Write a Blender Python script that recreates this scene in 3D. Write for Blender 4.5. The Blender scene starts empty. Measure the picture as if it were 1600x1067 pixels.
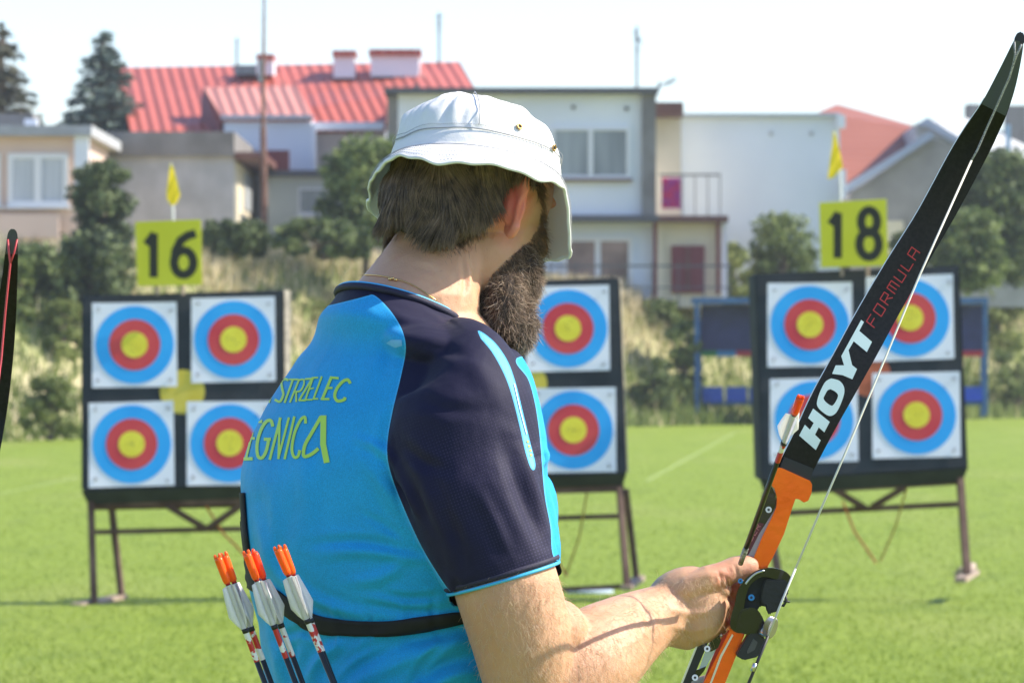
import bpy, bmesh, math, random
import numpy as np
from mathutils import Vector, Matrix, noise
from mathutils.bvhtree import BVHTree

random.seed(7); rng = np.random.default_rng(7)
C = bpy.context.scene.collection
scene = bpy.context.scene

# ------------------------------------------------------------------ camera, sky, sun, exposure
FPX = 7111.0            # focal length in pixels of a 1600 wide picture (160 mm on 36 mm)
CAMZ = 1.5
cam_d = bpy.data.cameras.new("camera"); cam = bpy.data.objects.new("camera", cam_d); C.objects.link(cam)
cam.location = (0, 0, CAMZ); cam.rotation_euler = (math.radians(90), 0, 0)
cam_d.lens = 160; cam_d.sensor_width = 36; cam_d.shift_y = (570 - 533.5) / 1600
cam_d.clip_start = 0.1; cam_d.clip_end = 3000
cam_d.dof.use_dof = True; cam_d.dof.focus_distance = 5.02; cam_d.dof.aperture_fstop = 21
scene.camera = cam

SUN_EL, SUN_AZ = math.radians(41), math.radians(3)      # azimuth counted from +X towards +Y
S = Vector((math.cos(SUN_EL) * math.cos(SUN_AZ), math.cos(SUN_EL) * math.sin(SUN_AZ), math.sin(SUN_EL)))
world = bpy.data.worlds.new("World"); scene.world = world; world.use_nodes = True
wn = world.node_tree; wn.nodes.clear()
sky = wn.nodes.new('ShaderNodeTexSky'); sky.sky_type = 'NISHITA'; sky.sun_disc = False
sky.sun_elevation = SUN_EL; sky.sun_rotation = math.pi / 2 - SUN_AZ
sky.air_density = 1.0; sky.dust_density = .7; sky.ozone_density = 2.5; sky.altitude = 100
bg = wn.nodes.new('ShaderNodeBackground'); bg.inputs[1].default_value = 0.125
wo = wn.nodes.new('ShaderNodeOutputWorld')
tint = wn.nodes.new('ShaderNodeMix'); tint.data_type = 'RGBA'; tint.blend_type = 'MULTIPLY'; tint.inputs[0].default_value = 1; tint.inputs[7].default_value = (1.0, .985, 1.06, 1)
wn.links.new(sky.outputs[0], tint.inputs[6]); wn.links.new(tint.outputs[2], bg.inputs[0]); wn.links.new(bg.outputs[0], wo.inputs[0])
sun_d = bpy.data.lights.new("sun", 'SUN'); sun_d.energy = 3.9; sun_d.angle = math.radians(0.5); sun_d.color = (1, .92, .78)
sun = bpy.data.objects.new("sun", sun_d); C.objects.link(sun)
sun.rotation_euler = S.to_track_quat('Z', 'Y').to_euler()
scene.view_settings.view_transform = 'Standard'; scene.view_settings.look = 'None'
scene.view_settings.exposure = 1.09; scene.view_settings.gamma = 1

# ------------------------------------------------------------------ helpers
def at(px, py, Y):
    return Vector(((px - 800) / FPX * Y, Y, CAMZ + (570 - py) / FPX * Y))
def rgb(r, g, b):      # sRGB 0-255 -> linear
    return tuple(((c / 255) / 12.92 if c / 255 <= .04045 else ((c / 255 + .055) / 1.055) ** 2.4) for c in (r, g, b)) + (1,)
def nodes_of(m):
    m.use_nodes = True; return m.node_tree.nodes, m.node_tree.links, m.node_tree.nodes['Principled BSDF']
def mat(name, col, rough=.7, col2=None, scale=8, detail=4, bump=0, bscale=None, metal=0, spec=.5, sss=0, island=False, trans=0,
        stretch=(1, 1, 1), contrast=(.35, .65), coat=0, ssr=None, sheen=0):
    m = bpy.data.materials.new(name); n, l, p = nodes_of(m)
    p.inputs['Roughness'].default_value = rough; p.inputs['Metallic'].default_value = metal
    p.inputs['Specular IOR Level'].default_value = spec
    p.inputs['Coat Weight'].default_value = coat
    if sheen: p.inputs['Sheen Weight'].default_value = sheen
    c1 = tuple(col[:3]) + (1,)
    p.inputs['Base Color'].default_value = c1
    tc = n.new('ShaderNodeTexCoord'); mp = n.new('ShaderNodeMapping'); mp.inputs['Scale'].default_value = stretch
    l.new(tc.outputs['Object'], mp.inputs[0])
    if col2 is not None:
        rp = n.new('ShaderNodeMapRange'); rp.inputs[1].default_value = contrast[0]; rp.inputs[2].default_value = contrast[1]
        if island:
            g = n.new('ShaderNodeNewGeometry'); nz = n.new('ShaderNodeTexNoise'); nz.inputs['Scale'].default_value = scale
            l.new(mp.outputs[0], nz.inputs['Vector'])
            ad = n.new('ShaderNodeMath'); ad.operation = 'ADD'; mu = n.new('ShaderNodeMath'); mu.operation = 'MULTIPLY_ADD'
            mu.inputs[1].default_value = .6; mu.inputs[2].default_value = -.3
            l.new(g.outputs['Random Per Island'], mu.inputs[0]); l.new(mu.outputs[0], ad.inputs[0]); l.new(nz.outputs[0], ad.inputs[1])
            l.new(ad.outputs[0], rp.inputs[0])
        else:
            nz = n.new('ShaderNodeTexNoise'); nz.inputs['Scale'].default_value = scale; nz.inputs['Detail'].default_value = detail
            l.new(mp.outputs[0], nz.inputs['Vector']); l.new(nz.outputs[0], rp.inputs[0])
        mx = n.new('ShaderNodeMix'); mx.data_type = 'RGBA'
        mx.inputs[6].default_value = c1; mx.inputs[7].default_value = tuple(col2[:3]) + (1,)
        l.new(rp.outputs[0], mx.inputs[0]); l.new(mx.outputs[2], p.inputs['Base Color'])
    if bump:
        b = n.new('ShaderNodeBump'); b.inputs['Strength'].default_value = 1; b.inputs['Distance'].default_value = bump
        nb = n.new('ShaderNodeTexNoise'); nb.inputs['Scale'].default_value = bscale or scale * 4; nb.inputs['Detail'].default_value = 4
        l.new(mp.outputs[0], nb.inputs['Vector']); l.new(nb.outputs[0], b.inputs['Height']); l.new(b.outputs[0], p.inputs['Normal'])
    if sss:
        p.inputs['Subsurface Weight'].default_value = sss
        p.inputs['Subsurface Radius'].default_value = ssr or (1, .35, .2); p.inputs['Subsurface Scale'].default_value = .012
    if trans:
        t = n.new('ShaderNodeBsdfTranslucent'); ms = n.new('ShaderNodeMixShader'); ms.inputs[0].default_value = trans
        o = [x for x in n if x.type == 'OUTPUT_MATERIAL'][0]
        if col2 is not None: l.new(mx.outputs[2], t.inputs[0])
        else: t.inputs[0].default_value = c1
        l.new(p.outputs[0], ms.inputs[1]); l.new(t.outputs[0], ms.inputs[2]); l.new(ms.outputs[0], o.inputs[0])
    return m

def tag(o, label=None, cat=None, group=None, kind=None):
    if label: o['label'] = label
    if cat: o['category'] = cat
    if group: o['group'] = group
    if kind: o['kind'] = kind
    return o
def empty(name, loc, label, cat, group=None):
    o = bpy.data.objects.new(name, None); o.empty_display_size = .1; o.location = loc; C.objects.link(o)
    return tag(o, label, cat, group)
class MB:                                  # collects shapes (world coordinates) into ONE mesh
    def __init__(s): s.v = []; s.f = []
    def add(s, vs, fs):
        k = len(s.v); s.v += [tuple(v) for v in vs]; s.f += [tuple(i + k for i in f) for f in fs]; return s
    def box(s, lo, hi, M=None):
        x0, y0, z0 = lo; x1, y1, z1 = hi
        vs = [Vector(p) for p in ((x0,y0,z0),(x1,y0,z0),(x1,y1,z0),(x0,y1,z0),(x0,y0,z1),(x1,y0,z1),(x1,y1,z1),(x0,y1,z1))]
        if M: vs = [M @ v for v in vs]
        return s.add(vs, [(0,3,2,1),(4,5,6,7),(0,1,5,4),(1,2,6,5),(2,3,7,6),(3,0,4,7)])
    def pbox(s, x0, y0, x1, y1, Y, depth):   # a box whose front face fills a rectangle at distance Y
        a = at(x0, y1, Y); b = at(x1, y0, Y); return s.box((a.x, Y, a.z), (b.x, Y + depth, b.z))
    def prism(s, pts, thick):                # planar polygon (world pts) extruded by vector
        n = len(pts); t = Vector(thick)
        return s.add(list(pts) + [Vector(p) + t for p in pts],
                     [tuple(range(n)), tuple(reversed(range(n, 2*n)))] + [(i, i+n, (i+1) % n + n, (i+1) % n) for i in range(n)])
    def bar(s, a, b, w, h=None, up=(0, 0, 1)):
        a = Vector(a); b = Vector(b); d = (b - a).normalized(); h = h or w
        u = Vector(up); r = d.cross(u)
        if r.length < 1e-3: r = d.cross(Vector((1, 0, 0)))
        r.normalize(); u = r.cross(d)
        vs = [p + r*i*w/2 + u*j*h/2 for p in (a, b) for i, j in ((-1,-1),(1,-1),(1,1),(-1,1))]
        return s.add(vs, [(0,3,2,1),(4,5,6,7),(0,1,5,4),(1,2,6,5),(2,3,7,6),(3,0,4,7)])
    def tube(s, pts, radii, n=10, cap=True):
        pts = [Vector(p) for p in pts]
        if not hasattr(radii, '__len__'): radii = [radii] * len(pts)
        ref = None; vs = []; fs = []
        for i, p in enumerate(pts):
            d = (pts[min(i+1, len(pts)-1)] - pts[max(i-1, 0)]).normalized()
            if ref is None: ref = d.cross(Vector((0, 1, 0))); ref = ref if ref.length > .05 else d.cross(Vector((1, 0, 0)))
            ref = (ref - d * ref.dot(d)).normalized(); q = d.cross(ref)
            for k in range(n):
                a = 2*math.pi*k/n; vs.append(p + (ref*math.cos(a) + q*math.sin(a)) * radii[i])
        for i in range(len(pts)-1):
            for k in range(n): fs.append((i*n+k, i*n+(k+1) % n, (i+1)*n+(k+1) % n, (i+1)*n+k))
        if cap: fs.append(tuple(reversed(range(n)))); fs.append(tuple((len(pts)-1)*n+k for k in range(n)))
        return s.add(vs, fs)
    def ell(s, c, ax, n=20, m=12):           # ellipsoid with three axis vectors
        c = Vector(c); A, B, D = [Vector(a) for a in ax]; vs = [c + D]; fs = []
        for i in range(1, m):
            t = math.pi*i/m
            for k in range(n):
                a = 2*math.pi*k/n; vs.append(c + D*math.cos(t) + (A*math.cos(a) + B*math.sin(a))*math.sin(t))
        vs.append(c - D)
        for k in range(n): fs.append((0, 1+k, 1+(k+1) % n)); fs.append((len(vs)-1, 1+(m-2)*n+(k+1) % n, 1+(m-2)*n+k))
        for i in range(m-2):
            for k in range(n): fs.append((1+i*n+k, 1+(i+1)*n+k, 1+(i+1)*n+(k+1) % n, 1+i*n+(k+1) % n))
        return s.add(vs, fs)
    def capsule(s, pts, radii, n=16):        # rounded chain: tube plus a ball at every joint
        pts = [Vector(p) for p in pts]
        s.tube(pts, radii, n)
        for p, r in zip(pts, radii): s.ell(p, ((r,0,0),(0,r,0),(0,0,r)), n, 10)
        return s
    def loft(s, secs, n=40):                 # secs: (centre, U, V) ellipses
        vs = []; fs = []
        for c, U, V in secs:
            for k in range(n):
                a = 2*math.pi*k/n; vs.append(Vector(c) + Vector(U)*math.cos(a) + Vector(V)*math.sin(a))
        for i in range(len(secs)-1):
            for k in range(n): fs.append((i*n+k, i*n+(k+1) % n, (i+1)*n+(k+1) % n, (i+1)*n+k))
        fs.append(tuple(reversed(range(n)))); fs.append(tuple((len(secs)-1)*n+k for k in range(n)))
        return s.add(vs, fs)
    def build(s, name, m, parent=None, smooth=False, bevel=0, mats=None):
        me = bpy.data.meshes.new(name); me.from_pydata(s.v, [], s.f); me.update()
        bm = bmesh.new(); bm.from_mesh(me); bmesh.ops.recalc_face_normals(bm, faces=bm.faces)
        if bevel: bmesh.ops.bevel(bm, geom=[e for e in bm.edges if e.calc_length() > bevel*2.5], offset=bevel, segments=2, affect='EDGES', clamp_overlap=True)
        bm.to_mesh(me); bm.free()
        for x in ([m] if mats is None else mats): me.materials.append(x)
        o = bpy.data.objects.new(name, me); C.objects.link(o)
        if parent is not None: attach(o, parent)
        if smooth: me.shade_smooth()
        return o
def attach(o, parent):
    bpy.context.view_layer.update()
    o.parent = parent; o.matrix_parent_inverse = Matrix.Identity(4)
    M = world_matrix(parent).inverted()
    o.matrix_basis = M @ o.matrix_basis
def world_matrix(o):
    m = o.matrix_basis.copy()
    while o.parent: o = o.parent; m = o.matrix_basis @ m
    return m
def mesh_obj(name, verts, faces, mats, parent=None, smooth=True):
    me = bpy.data.meshes.new(name); me.from_pydata([tuple(v) for v in verts], [], faces); me.update()
    for x in mats: me.materials.append(x)
    o = bpy.data.objects.new(name, me); C.objects.link(o)
    if parent is not None: attach(o, parent)
    if smooth: me.shade_smooth()
    return o
def quads_obj(name, V, mats, parent=None, smooth=False, per=4):   # V: (n,4,3) numpy
    n = len(V); me = bpy.data.meshes.new(name); me.vertices.add(n*per); me.vertices.foreach_set('co', V.reshape(-1).astype(np.float32))
    me.loops.add(n*per); me.loops.foreach_set('vertex_index', np.arange(n*per, dtype=np.int32))
    me.polygons.add(n); me.polygons.foreach_set('loop_start', (np.arange(n)*per).astype(np.int32))
    me.update(calc_edges=True)
    for x in mats: me.materials.append(x)
    o = bpy.data.objects.new(name, me); C.objects.link(o)
    if parent is not None: attach(o, parent)
    return o
def copy_tree(o, parent=None):
    c = o.copy(); C.objects.link(c); c.parent = parent
    if parent is not None: c.matrix_parent_inverse = Matrix.Identity(4)
    for ch in [x for x in scene.objects if x.parent == o]: copy_tree(ch, c)
    return c
def strands(name, P, R, mats, parent, midx=None):   # P (n,k,3) polylines, R (k,) radii -> thin 3-sided hairs
    n, k, _ = P.shape; R = np.asarray(R)
    T = np.gradient(P, axis=1); T /= np.linalg.norm(T, axis=2, keepdims=True) + 1e-9
    ref = rng.normal(size=(n, 1, 3)); A = np.cross(T, ref); A /= np.linalg.norm(A, axis=2, keepdims=True) + 1e-9; B = np.cross(T, A)
    V = np.stack([P + (A*math.cos(t) + B*math.sin(t)) * R[None, :, None] for t in (0, 2.094, 4.189)], axis=2)  # n,k,3,3
    idx = np.arange(n*k*3).reshape(n, k, 3); F = []
    for j in range(3):
        q = np.stack([idx[:, :-1, j], idx[:, :-1, (j+1) % 3], idx[:, 1:, (j+1) % 3], idx[:, 1:, j]], axis=-1); F.append(q.reshape(-1, 4))
    nf = [f.shape[0] for f in F]; F = np.concatenate(F)
    me = bpy.data.meshes.new(name); me.vertices.add(n*k*3); me.vertices.foreach_set('co', V.reshape(-1).astype(np.float32))
    me.loops.add(len(F)*4); me.loops.foreach_set('vertex_index', F.reshape(-1).astype(np.int32))
    me.polygons.add(len(F)); me.polygons.foreach_set('loop_start', (np.arange(len(F))*4).astype(np.int32))
    me.update(calc_edges=True)
    for x in mats: me.materials.append(x)
    o = bpy.data.objects.new(name, me); C.objects.link(o); attach(o, parent); me.shade_smooth()
    return o
def bvh_of(o):
    M = world_matrix(o); me = o.data
    return BVHTree.FromPolygons([M @ v.co for v in me.vertices], [tuple(p.vertices) for p in me.polygons])
CAM = Vector((0, 0, CAMZ))
def hit(bvh, px, py):
    d = (at(px, py, 1.0) - CAM).normalized(); return bvh.ray_cast(CAM, d)
def cut_poly(pts, step):                   # flat polygon in px plane -> fine triangles
    bm = bmesh.new(); vs = [bm.verts.new((x, y, 0)) for x, y in pts]
    try: bm.faces.new(vs); bm.normal_update()
    except ValueError: bm.free(); return [], []
    bmesh.ops.triangulate(bm, faces=bm.faces[:])
    for _ in range(6):
        es = [e for e in bm.edges if e.calc_length() > step]
        if not es: break
        bmesh.ops.subdivide_edges(bm, edges=es, cuts=1); bmesh.ops.triangulate(bm, faces=bm.faces[:])
    bm.verts.index_update(); V = [(v.co.x, v.co.y) for v in bm.verts]; F = [tuple(v.index for v in f.verts) for f in bm.faces]
    bm.free(); return V, F
def stroke_polys(path, w, closed=False):   # polyline -> quads + joint discs (px)
    out = []
    pts = path + ([path[0]] if closed else [])
    for (x0, y0), (x1, y1) in zip(pts[:-1], pts[1:]):
        L = math.hypot(x1-x0, y1-y0)
        if L < 1e-6: continue
        nx, ny = -(y1-y0)/L*w/2, (x1-x0)/L*w/2; ex, ey = (x1-x0)/L*w*.22, (y1-y0)/L*w*.22
        out.append([(x0+nx-ex, y0+ny-ey), (x0-nx-ex, y0-ny-ey), (x1-nx+ex, y1-ny+ey), (x1+nx+ex, y1+ny+ey)])
    return out
def decal(name, polys, bvh, m, parent, off=.0007, step=4, fallback=None):   # print lying on a surface
    mb = MB(); k = 0
    for pl in polys:
        V, F = cut_poly(pl, step); W = []; ok = []
        for x, y in V:
            h = hit(bvh, x, y)
            if h[0] is None: W.append(Vector()); ok.append(False)
            else:
                nn = h[1] if h[1].dot(CAM - h[0]) > 0 else -h[1]
                W.append(h[0] + nn*(off + k*.00001)); ok.append(True)
        k = (k + 1) % 5
        if F: mb.add(W, [f for f in F if all(ok[i] for i in f) and max((W[f[0]]-W[f[1]]).length, (W[f[1]]-W[f[2]]).length) < .06])
    return mb.build(name, m, parent)
def cr(pts, n):                            # Catmull-Rom resample of a list of tuples
    P = np.array(pts, float); out = []
    ts = np.linspace(0, len(P)-1, n)
    for t in ts:
        i = min(int(t), len(P)-2); u = t - i
        p0 = P[max(i-1, 0)]; p1 = P[i]; p2 = P[i+1]; p3 = P[min(i+2, len(P)-1)]
        out.append(.5*((2*p1) + (-p0+p2)*u + (2*p0-5*p1+4*p2-p3)*u*u + (-p0+3*p1-3*p2+p3)*u**3))
    return np.array(out)
# ------------------------------------------------------------------ ground and berm
def nz(x, y, z=0, s=1.0): return noise.noise(Vector((x*s, y*s, z*s)))
m_grass = bpy.data.materials.new("lawn"); n, l, p = nodes_of(m_grass)
p.inputs['Roughness'].default_value = .75; p.inputs['Specular IOR Level'].default_value = .25
tc = n.new('ShaderNodeTexCoord')
def noise_node(scale, stretch=(1, 1, 1), detail=5):
    mp = n.new('ShaderNodeMapping'); mp.inputs['Scale'].default_value = stretch; l.new(tc.outputs['Object'], mp.inputs[0])
    t = n.new('ShaderNodeTexNoise'); t.inputs['Scale'].default_value = scale; t.inputs['Detail'].default_value = detail
    l.new(mp.outputs[0], t.inputs['Vector']); return t.outputs[0]
def mixc(fac, a, b, lo=.3, hi=.7):
    r = n.new('ShaderNodeMapRange'); r.inputs[1].default_value = lo; r.inputs[2].default_value = hi; l.new(fac, r.inputs[0])
    x = n.new('ShaderNodeMix'); x.data_type = 'RGBA'; l.new(r.outputs[0], x.inputs[0])
    for s, c in ((6, a), (7, b)):
        if isinstance(c, tuple): x.inputs[s].default_value = c
        else: l.new(c, x.inputs[s])
    return x.outputs[2]
c1 = mixc(noise_node(14, (1, .35, 1)), (.16, .235, .016, 1), (.29, .37, .045, 1))
c2 = mixc(noise_node(.55, (1, .22, 1)), c1, (.30, .34, .08, 1), .52, .85)
c3 = mixc(noise_node(2.2, (1, .3, 1)), c2, (.13, .20, .018, 1), .55, .8)
l.new(c3, p.inputs['Base Color'])
b = n.new('ShaderNodeBump'); b.inputs['Distance'].default_value = .03; l.new(noise_node(45), b.inputs['Height']); l.new(b.outputs[0], p.inputs['Normal'])
g = MB(); g.add([(-900, -60, 0), (900, -60, 0), (900, 1500, 0), (-900, 1500, 0)], [(0, 1, 2, 3)])
tag(g.build('grass_field', m_grass), kind='structure')
# worn white pitch lines, flat on the lawn
m_line = mat('chalk', (.30, .38, .10), .9, (.25, .33, .06), 3)
def ground_px(x, y): Y = CAMZ*FPX/(y-570); return Vector(((x-800)/FPX*Y, Y, .004))
ln = MB()
for a, b_ in (((1148, 676), (1010, 752)), ((0, 772), (126, 745))):
    A, B = ground_px(*a), ground_px(*b_); d = (B-A).normalized(); w = Vector((-d.y, d.x, 0))*.035
    ln.add([A-w, B-w, B+w, A+w], [(0, 1, 2, 3)])
tag(ln.build('pitch_lines', m_line), kind='structure')

def edge_Y(x): return 104 + (x + 1.0) * 1.55           # where the mown field ends
def berm_h(x, Y):
    t = Y - edge_Y(x); top = 3.9 - .035*(x+10) if x < 4 else 3.4
    top = 3.75 if x < -4 else 3.75 - (min(x, 4)+4)*.06
    s = max(0, min(1, t/9)); s = s*s*(3-2*s)
    return top*s + (nz(x, Y, 0, .35)*.35 + nz(x, Y, 5, 1.1)*.12)*min(1, max(0, t/2))
xs = np.linspace(-40, 48, 150); ts = np.concatenate([np.linspace(-.3, 14, 50), np.linspace(16, 300, 12)])
V = []; F = []
for t in ts:
    for x in xs:
        Y = edge_Y(x) + t if t < 15 else edge_Y(x) + t
        V.append((x*(1 if t < 15 else 1+(t-15)/60), Y, berm_h(x, Y) - (.05 if t < 0 else 0)))
for i in range(len(ts)-1):
    for j in range(len(xs)-1): k = i*len(xs)+j; F.append((k, k+1, k+len(xs)+1, k+len(xs)))
m_berm = mat('rough_ground', (.24, .27, .09), .9, (.52, .45, .27), .45, 6, bump=.05, bscale=6, contrast=(.4, .62))
tag(mesh_obj('grassy_bank', V, F, [m_berm]), kind='structure')
# tall dry and green grass on the bank
def blades(n_, dens, hmin, hmax, w, lean=.3):
    out = []
    while len(out) < n_:
        Y0 = rng.uniform(-.2, 15); x = rng.uniform(-25, 22); Y = edge_Y(x) + Y0
        if rng.random() > dens(x, Y, Y0): continue
        z = berm_h(x, Y) - .05; h = rng.uniform(hmin, hmax); a = rng.uniform(-1, 1)*1.2
        dx, dy = math.cos(a)*w, math.sin(a)*w; lx, ly = rng.normal(0, lean*h, 2)
        out.append(((x-dx, Y-dy, z), (x+dx, Y+dy, z), (x+lx+dx*.3, Y+ly+dy*.3, z+h), (x+lx-dx*.3, Y+ly-dy*.3, z+h)))
    return np.array(out)
def dry(x, Y, t):
    base = .06 + .94*max(0, min(1, (t-3.5)/4)) ; k = nz(x, Y, 3, .3)
    return max(0, base*(1 if k > -.12 else .25) * (.45 if x > 4 else 1) * (.45 if x < -8.6 else 1))
def green(x, Y, t):
    k = nz(x, Y, 3, .3); return (.95 if k < .05 or t < 4.5 else .25)*(1.15 - .075*t)*(1 if x > 3 or x < -8.6 else .75)
m_dry = mat('dry_grass', (.48, .40, .23), .8, (.74, .65, .44), .7, island=True, trans=.3)
m_grn = mat('green_weeds', (.10, .15, .035), .8, (.28, .33, .10), .6, island=True, trans=.3)
tag(quads_obj('dry_grass', blades(44000, dry, .2, .65, .018), [m_dry]), 'tall dry grass on the bank behind the field', 'grass', kind='stuff')
tag(quads_obj('weeds', blades(35000, green, .12, .5, .03), [m_grn]), 'green weeds growing on the bank behind the field', 'weeds', kind='stuff')

def lawn(n_):
    Y = 19.5 + 75*rng.random(n_)**2.0; x = rng.uniform(-1, 1, n_)*Y*.118; h = rng.uniform(.008, .024, n_)*np.clip(1.25-(Y-19.5)/75, .2, 1); a = rng.uniform(0, 3.14, n_)
    c = np.stack([x, Y, np.zeros(n_)], 1); w = np.stack([np.cos(a), np.sin(a), np.zeros(n_)], 1)*.0035; t = np.stack([rng.normal(0, .014, n_), rng.normal(0, .014, n_), h], 1)
    return np.stack([c-w, c+w, c+t+w*.3, c+t-w*.3], 1)
m_bl = mat('grass_blades', (.17, .24, .02), .7, (.27, .35, .05), 1.2, island=True, trans=.35)
tag(quads_obj('lawn_grass', lawn(110000), [m_bl]), 'short mown grass blades covering the field', 'grass', kind='stuff')

# ------------------------------------------------------------------ trees and shrubs
def leaves(cents, rad, per, size, flat=1.0):
    cents = np.array(cents); n_ = len(cents)*per
    c = np.repeat(cents, per, axis=0); r = np.repeat(np.array(rad).reshape(-1, 1), per, axis=0)
    d = rng.normal(size=(n_, 3)); d /= np.linalg.norm(d, axis=1, keepdims=True); rr = rng.random((n_, 1))**.45
    p = c + d*r*rr*np.array([1, 1, flat]); s = size*rng.uniform(.5, 1.3, (n_, 1))
    a = rng.normal(size=(n_, 3)); a /= np.linalg.norm(a, axis=1, keepdims=True)
    b_ = np.cross(a, rng.normal(size=(n_, 3))); b_ /= np.linalg.norm(b_, axis=1, keepdims=True)
    return np.stack([p-a*s, p-b_*s*.55, p+a*s, p+b_*s*.55], axis=1)
m_bark = mat('bark', (.10, .075, .055), .9, (.18, .14, .10), 6)
def broad(name, x0, y0, x1, y1, Y, m, label, cat, group=None, nc=70, per=90, size=.085, trunk=True, depth=None, ybase=None, bare=0):
    a = at(x0, y1, Y); b_ = at(x1, y0, Y); cx = (a.x+b_.x)/2; w = (b_.x-a.x)/2; h = b_.z-a.z; dp = depth or w
    zb = berm_h(cx, Y) if Y > 95 else 0
    if ybase is not None: zb = at(0, ybase, Y).z
    t = empty(name, (cx, Y, min(zb, a.z)), label, cat, group)
    cs = []; rs = []
    for i in range(nc):
        th = rng.uniform(0, 2*math.pi); u = rng.random()**.4; zz = rng.uniform(.04, .95)
        prof = math.sin(math.pi*(zz*.72+.2))**.5
        r = rng.uniform(.22, .42)*min(w, h*.62)
        cs.append((cx + math.cos(th)*u*(w-r*.7)*prof, Y + math.sin(th)*u*(dp-r*.6)*prof, a.z + zz*h)); rs.append(r)
    quads_obj('crown', leaves(cs, rs, per, size, .75), [m], t)
    tr = MB()
    if name in ('hedge', 'bush') or x0 > 1400: zb = a.z
    tr.tube([(cx, Y, min(zb, a.z)-.1), (cx+.05, Y, a.z+h*.3), (cx-.05*w, Y, a.z+h*.75)], [.05*w+.05, .04*w+.03, .02*w])
    for i in range(0, nc, max(1, nc//10)):
        tr.tube([(cx, Y, a.z+h*rng.uniform(.05, .4)), cs[i]], [.03, .012], 5)
    tr.build('trunk', m_bark, t)
    return t
def spruce(name, cx_px, ytop, ybot, halfw, Y, m, label, group, tiers=17, ybase=None):
    top = at(cx_px, ytop, Y); bot = at(cx_px, ybot, Y); H = top.z-bot.z; hw = halfw/FPX*Y
    base = berm_h(top.x, Y) if ybase is None else ybase
    t = empty(name, (top.x, Y, base), label, 'tree', group)
    tr = MB(); tr.tube([(top.x, Y, base), (top.x, Y, bot.z+H*.5), (top.x, Y, top.z)], [.22, .12, .02], 8)
    Q = []
    for i in range(tiers):
        f = (i+.6)/tiers; z = top.z - H*f; L = hw*(f**.8)*1.05+.08
        nb = 6 + int(9*f)
        for k in range(nb):
            a = 2*math.pi*(k+rng.random()*.8)/nb; Lk = L*rng.uniform(.7, 1.12); zz = z + rng.uniform(-.15, .15)
            droop = -.28*Lk; up = .12*Lk
            P = [np.array((top.x + math.cos(a)*Lk*s_, Y + math.sin(a)*Lk*s_, zz + droop*s_ + up*s_*s_*1.6)) for s_ in np.linspace(0, 1, 6)]
            tr.tube([Vector(P[0]), Vector(P[-1])], [.03, .008], 4)
            cnt = int(10 + 26*Lk)
            s_ = rng.random(cnt)**.8; q = np.stack([np.interp(s_, np.linspace(0, 1, 6), [p_[j] for p_ in P]) for j in range(3)], axis=1)
            wd = .06 + .16*Lk*(1-s_)*.6
            side = np.array((-math.sin(a), math.cos(a), 0)); q = q + side*(rng.normal(size=(cnt, 1))*wd[:, None]) + np.array((0, 0, -1))*np.abs(rng.normal(0, .07, (cnt, 1)))
            d = np.array((math.cos(a), math.sin(a), -.35)) + rng.normal(0, .45, (cnt, 3)); d /= np.linalg.norm(d, axis=1, keepdims=True)
            e = np.cross(d, rng.normal(size=(cnt, 3))); e /= np.linalg.norm(e, axis=1, keepdims=True)
            ln_ = rng.uniform(.07, .16, (cnt, 1))
            Q.append(np.stack([q-d*ln_, q-e*ln_*.35, q+d*ln_, q+e*ln_*.35], axis=1))
    quads_obj('crown', np.concatenate(Q), [m], t); tr.build('trunk', m_bark, t)
    return t
m_spruce = mat('spruce_needles', (.05, .085, .07), .8, (.20, .27, .22), 1.2, island=True, trans=.12)
m_spruce2 = mat('old_spruce_needles', (.03, .04, .025), .8, (.12, .12, .07), 1.0, island=True, trans=.12)
m_pine = mat('pine_needles', (.036, .06, .024), .8, (.15, .19, .075), 1.3, island=True, trans=.12)
m_leafD = mat('dark_leaves', (.045, .075, .028), .7, (.19, .24, .085), 1.2, island=True, trans=.25)
m_leafM = mat('mid_leaves', (.06, .10, .025), .7, (.26, .32, .10), 1.2, island=True, trans=.3)
m_leafY = mat('light_leaves', (.10, .14, .03), .7, (.30, .34, .11), 1.4, island=True, trans=.3)
spruce('blue_spruce', 163, 50, 235, 82, 128, m_spruce, 'blue green spruce rising behind the grey building, left of the red roof', 'conifers behind the houses')
spruce('spruce', 2, 34, 225, 80, 124, m_spruce2, 'dark spruce cut by the left picture edge behind the pink house', 'conifers behind the houses', tiers=10)
broad('pine', 98, 246, 216, 470, 97.5, m_pine, 'dark green pine standing in front of the pink and the grey house', 'tree', nc=95, per=120, size=.085)
broad('shrub', 15, 385, 130, 490, 96, m_leafD, 'dark spreading shrub at the foot of the pine, on the left', 'shrub', 'shrubs on the bank', 45, 70, .1)
broad('shrub', 85, 355, 210, 480, 96.5, m_pine, 'dark low shrub under the pine, left of sign 16', 'shrub', 'shrubs on the bank', 50, 70, .1)
broad('shrub', -12, 400, 60, 520, 95, m_leafM, 'bright green shrub beside the red stringed bow tip', 'shrub', 'shrubs on the bank', 30, 70, .1)
broad('hedge', 300, 347, 430, 398, 104, m_leafD, 'dark hedge in front of the grey building, right of sign 16', 'hedge', None, 90, 100, .09)
broad('hedge', 405, 348, 610, 400, 103.5, m_leafD, 'dark hedge between the mast and the capped man', 'hedge', None, 80, 100, .09)
broad('tree', 490, 222, 650, 395, 106, m_leafM, 'olive green round tree left of the white hat', 'tree', None, 80, 130, .085)
broad('tree', 1165, 335, 1285, 470, 122, m_leafM, 'loose green tree in front of the pale blank wall, left of sign 18', 'tree', 'trees by the right hand houses', 60, 70, .085)
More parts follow.
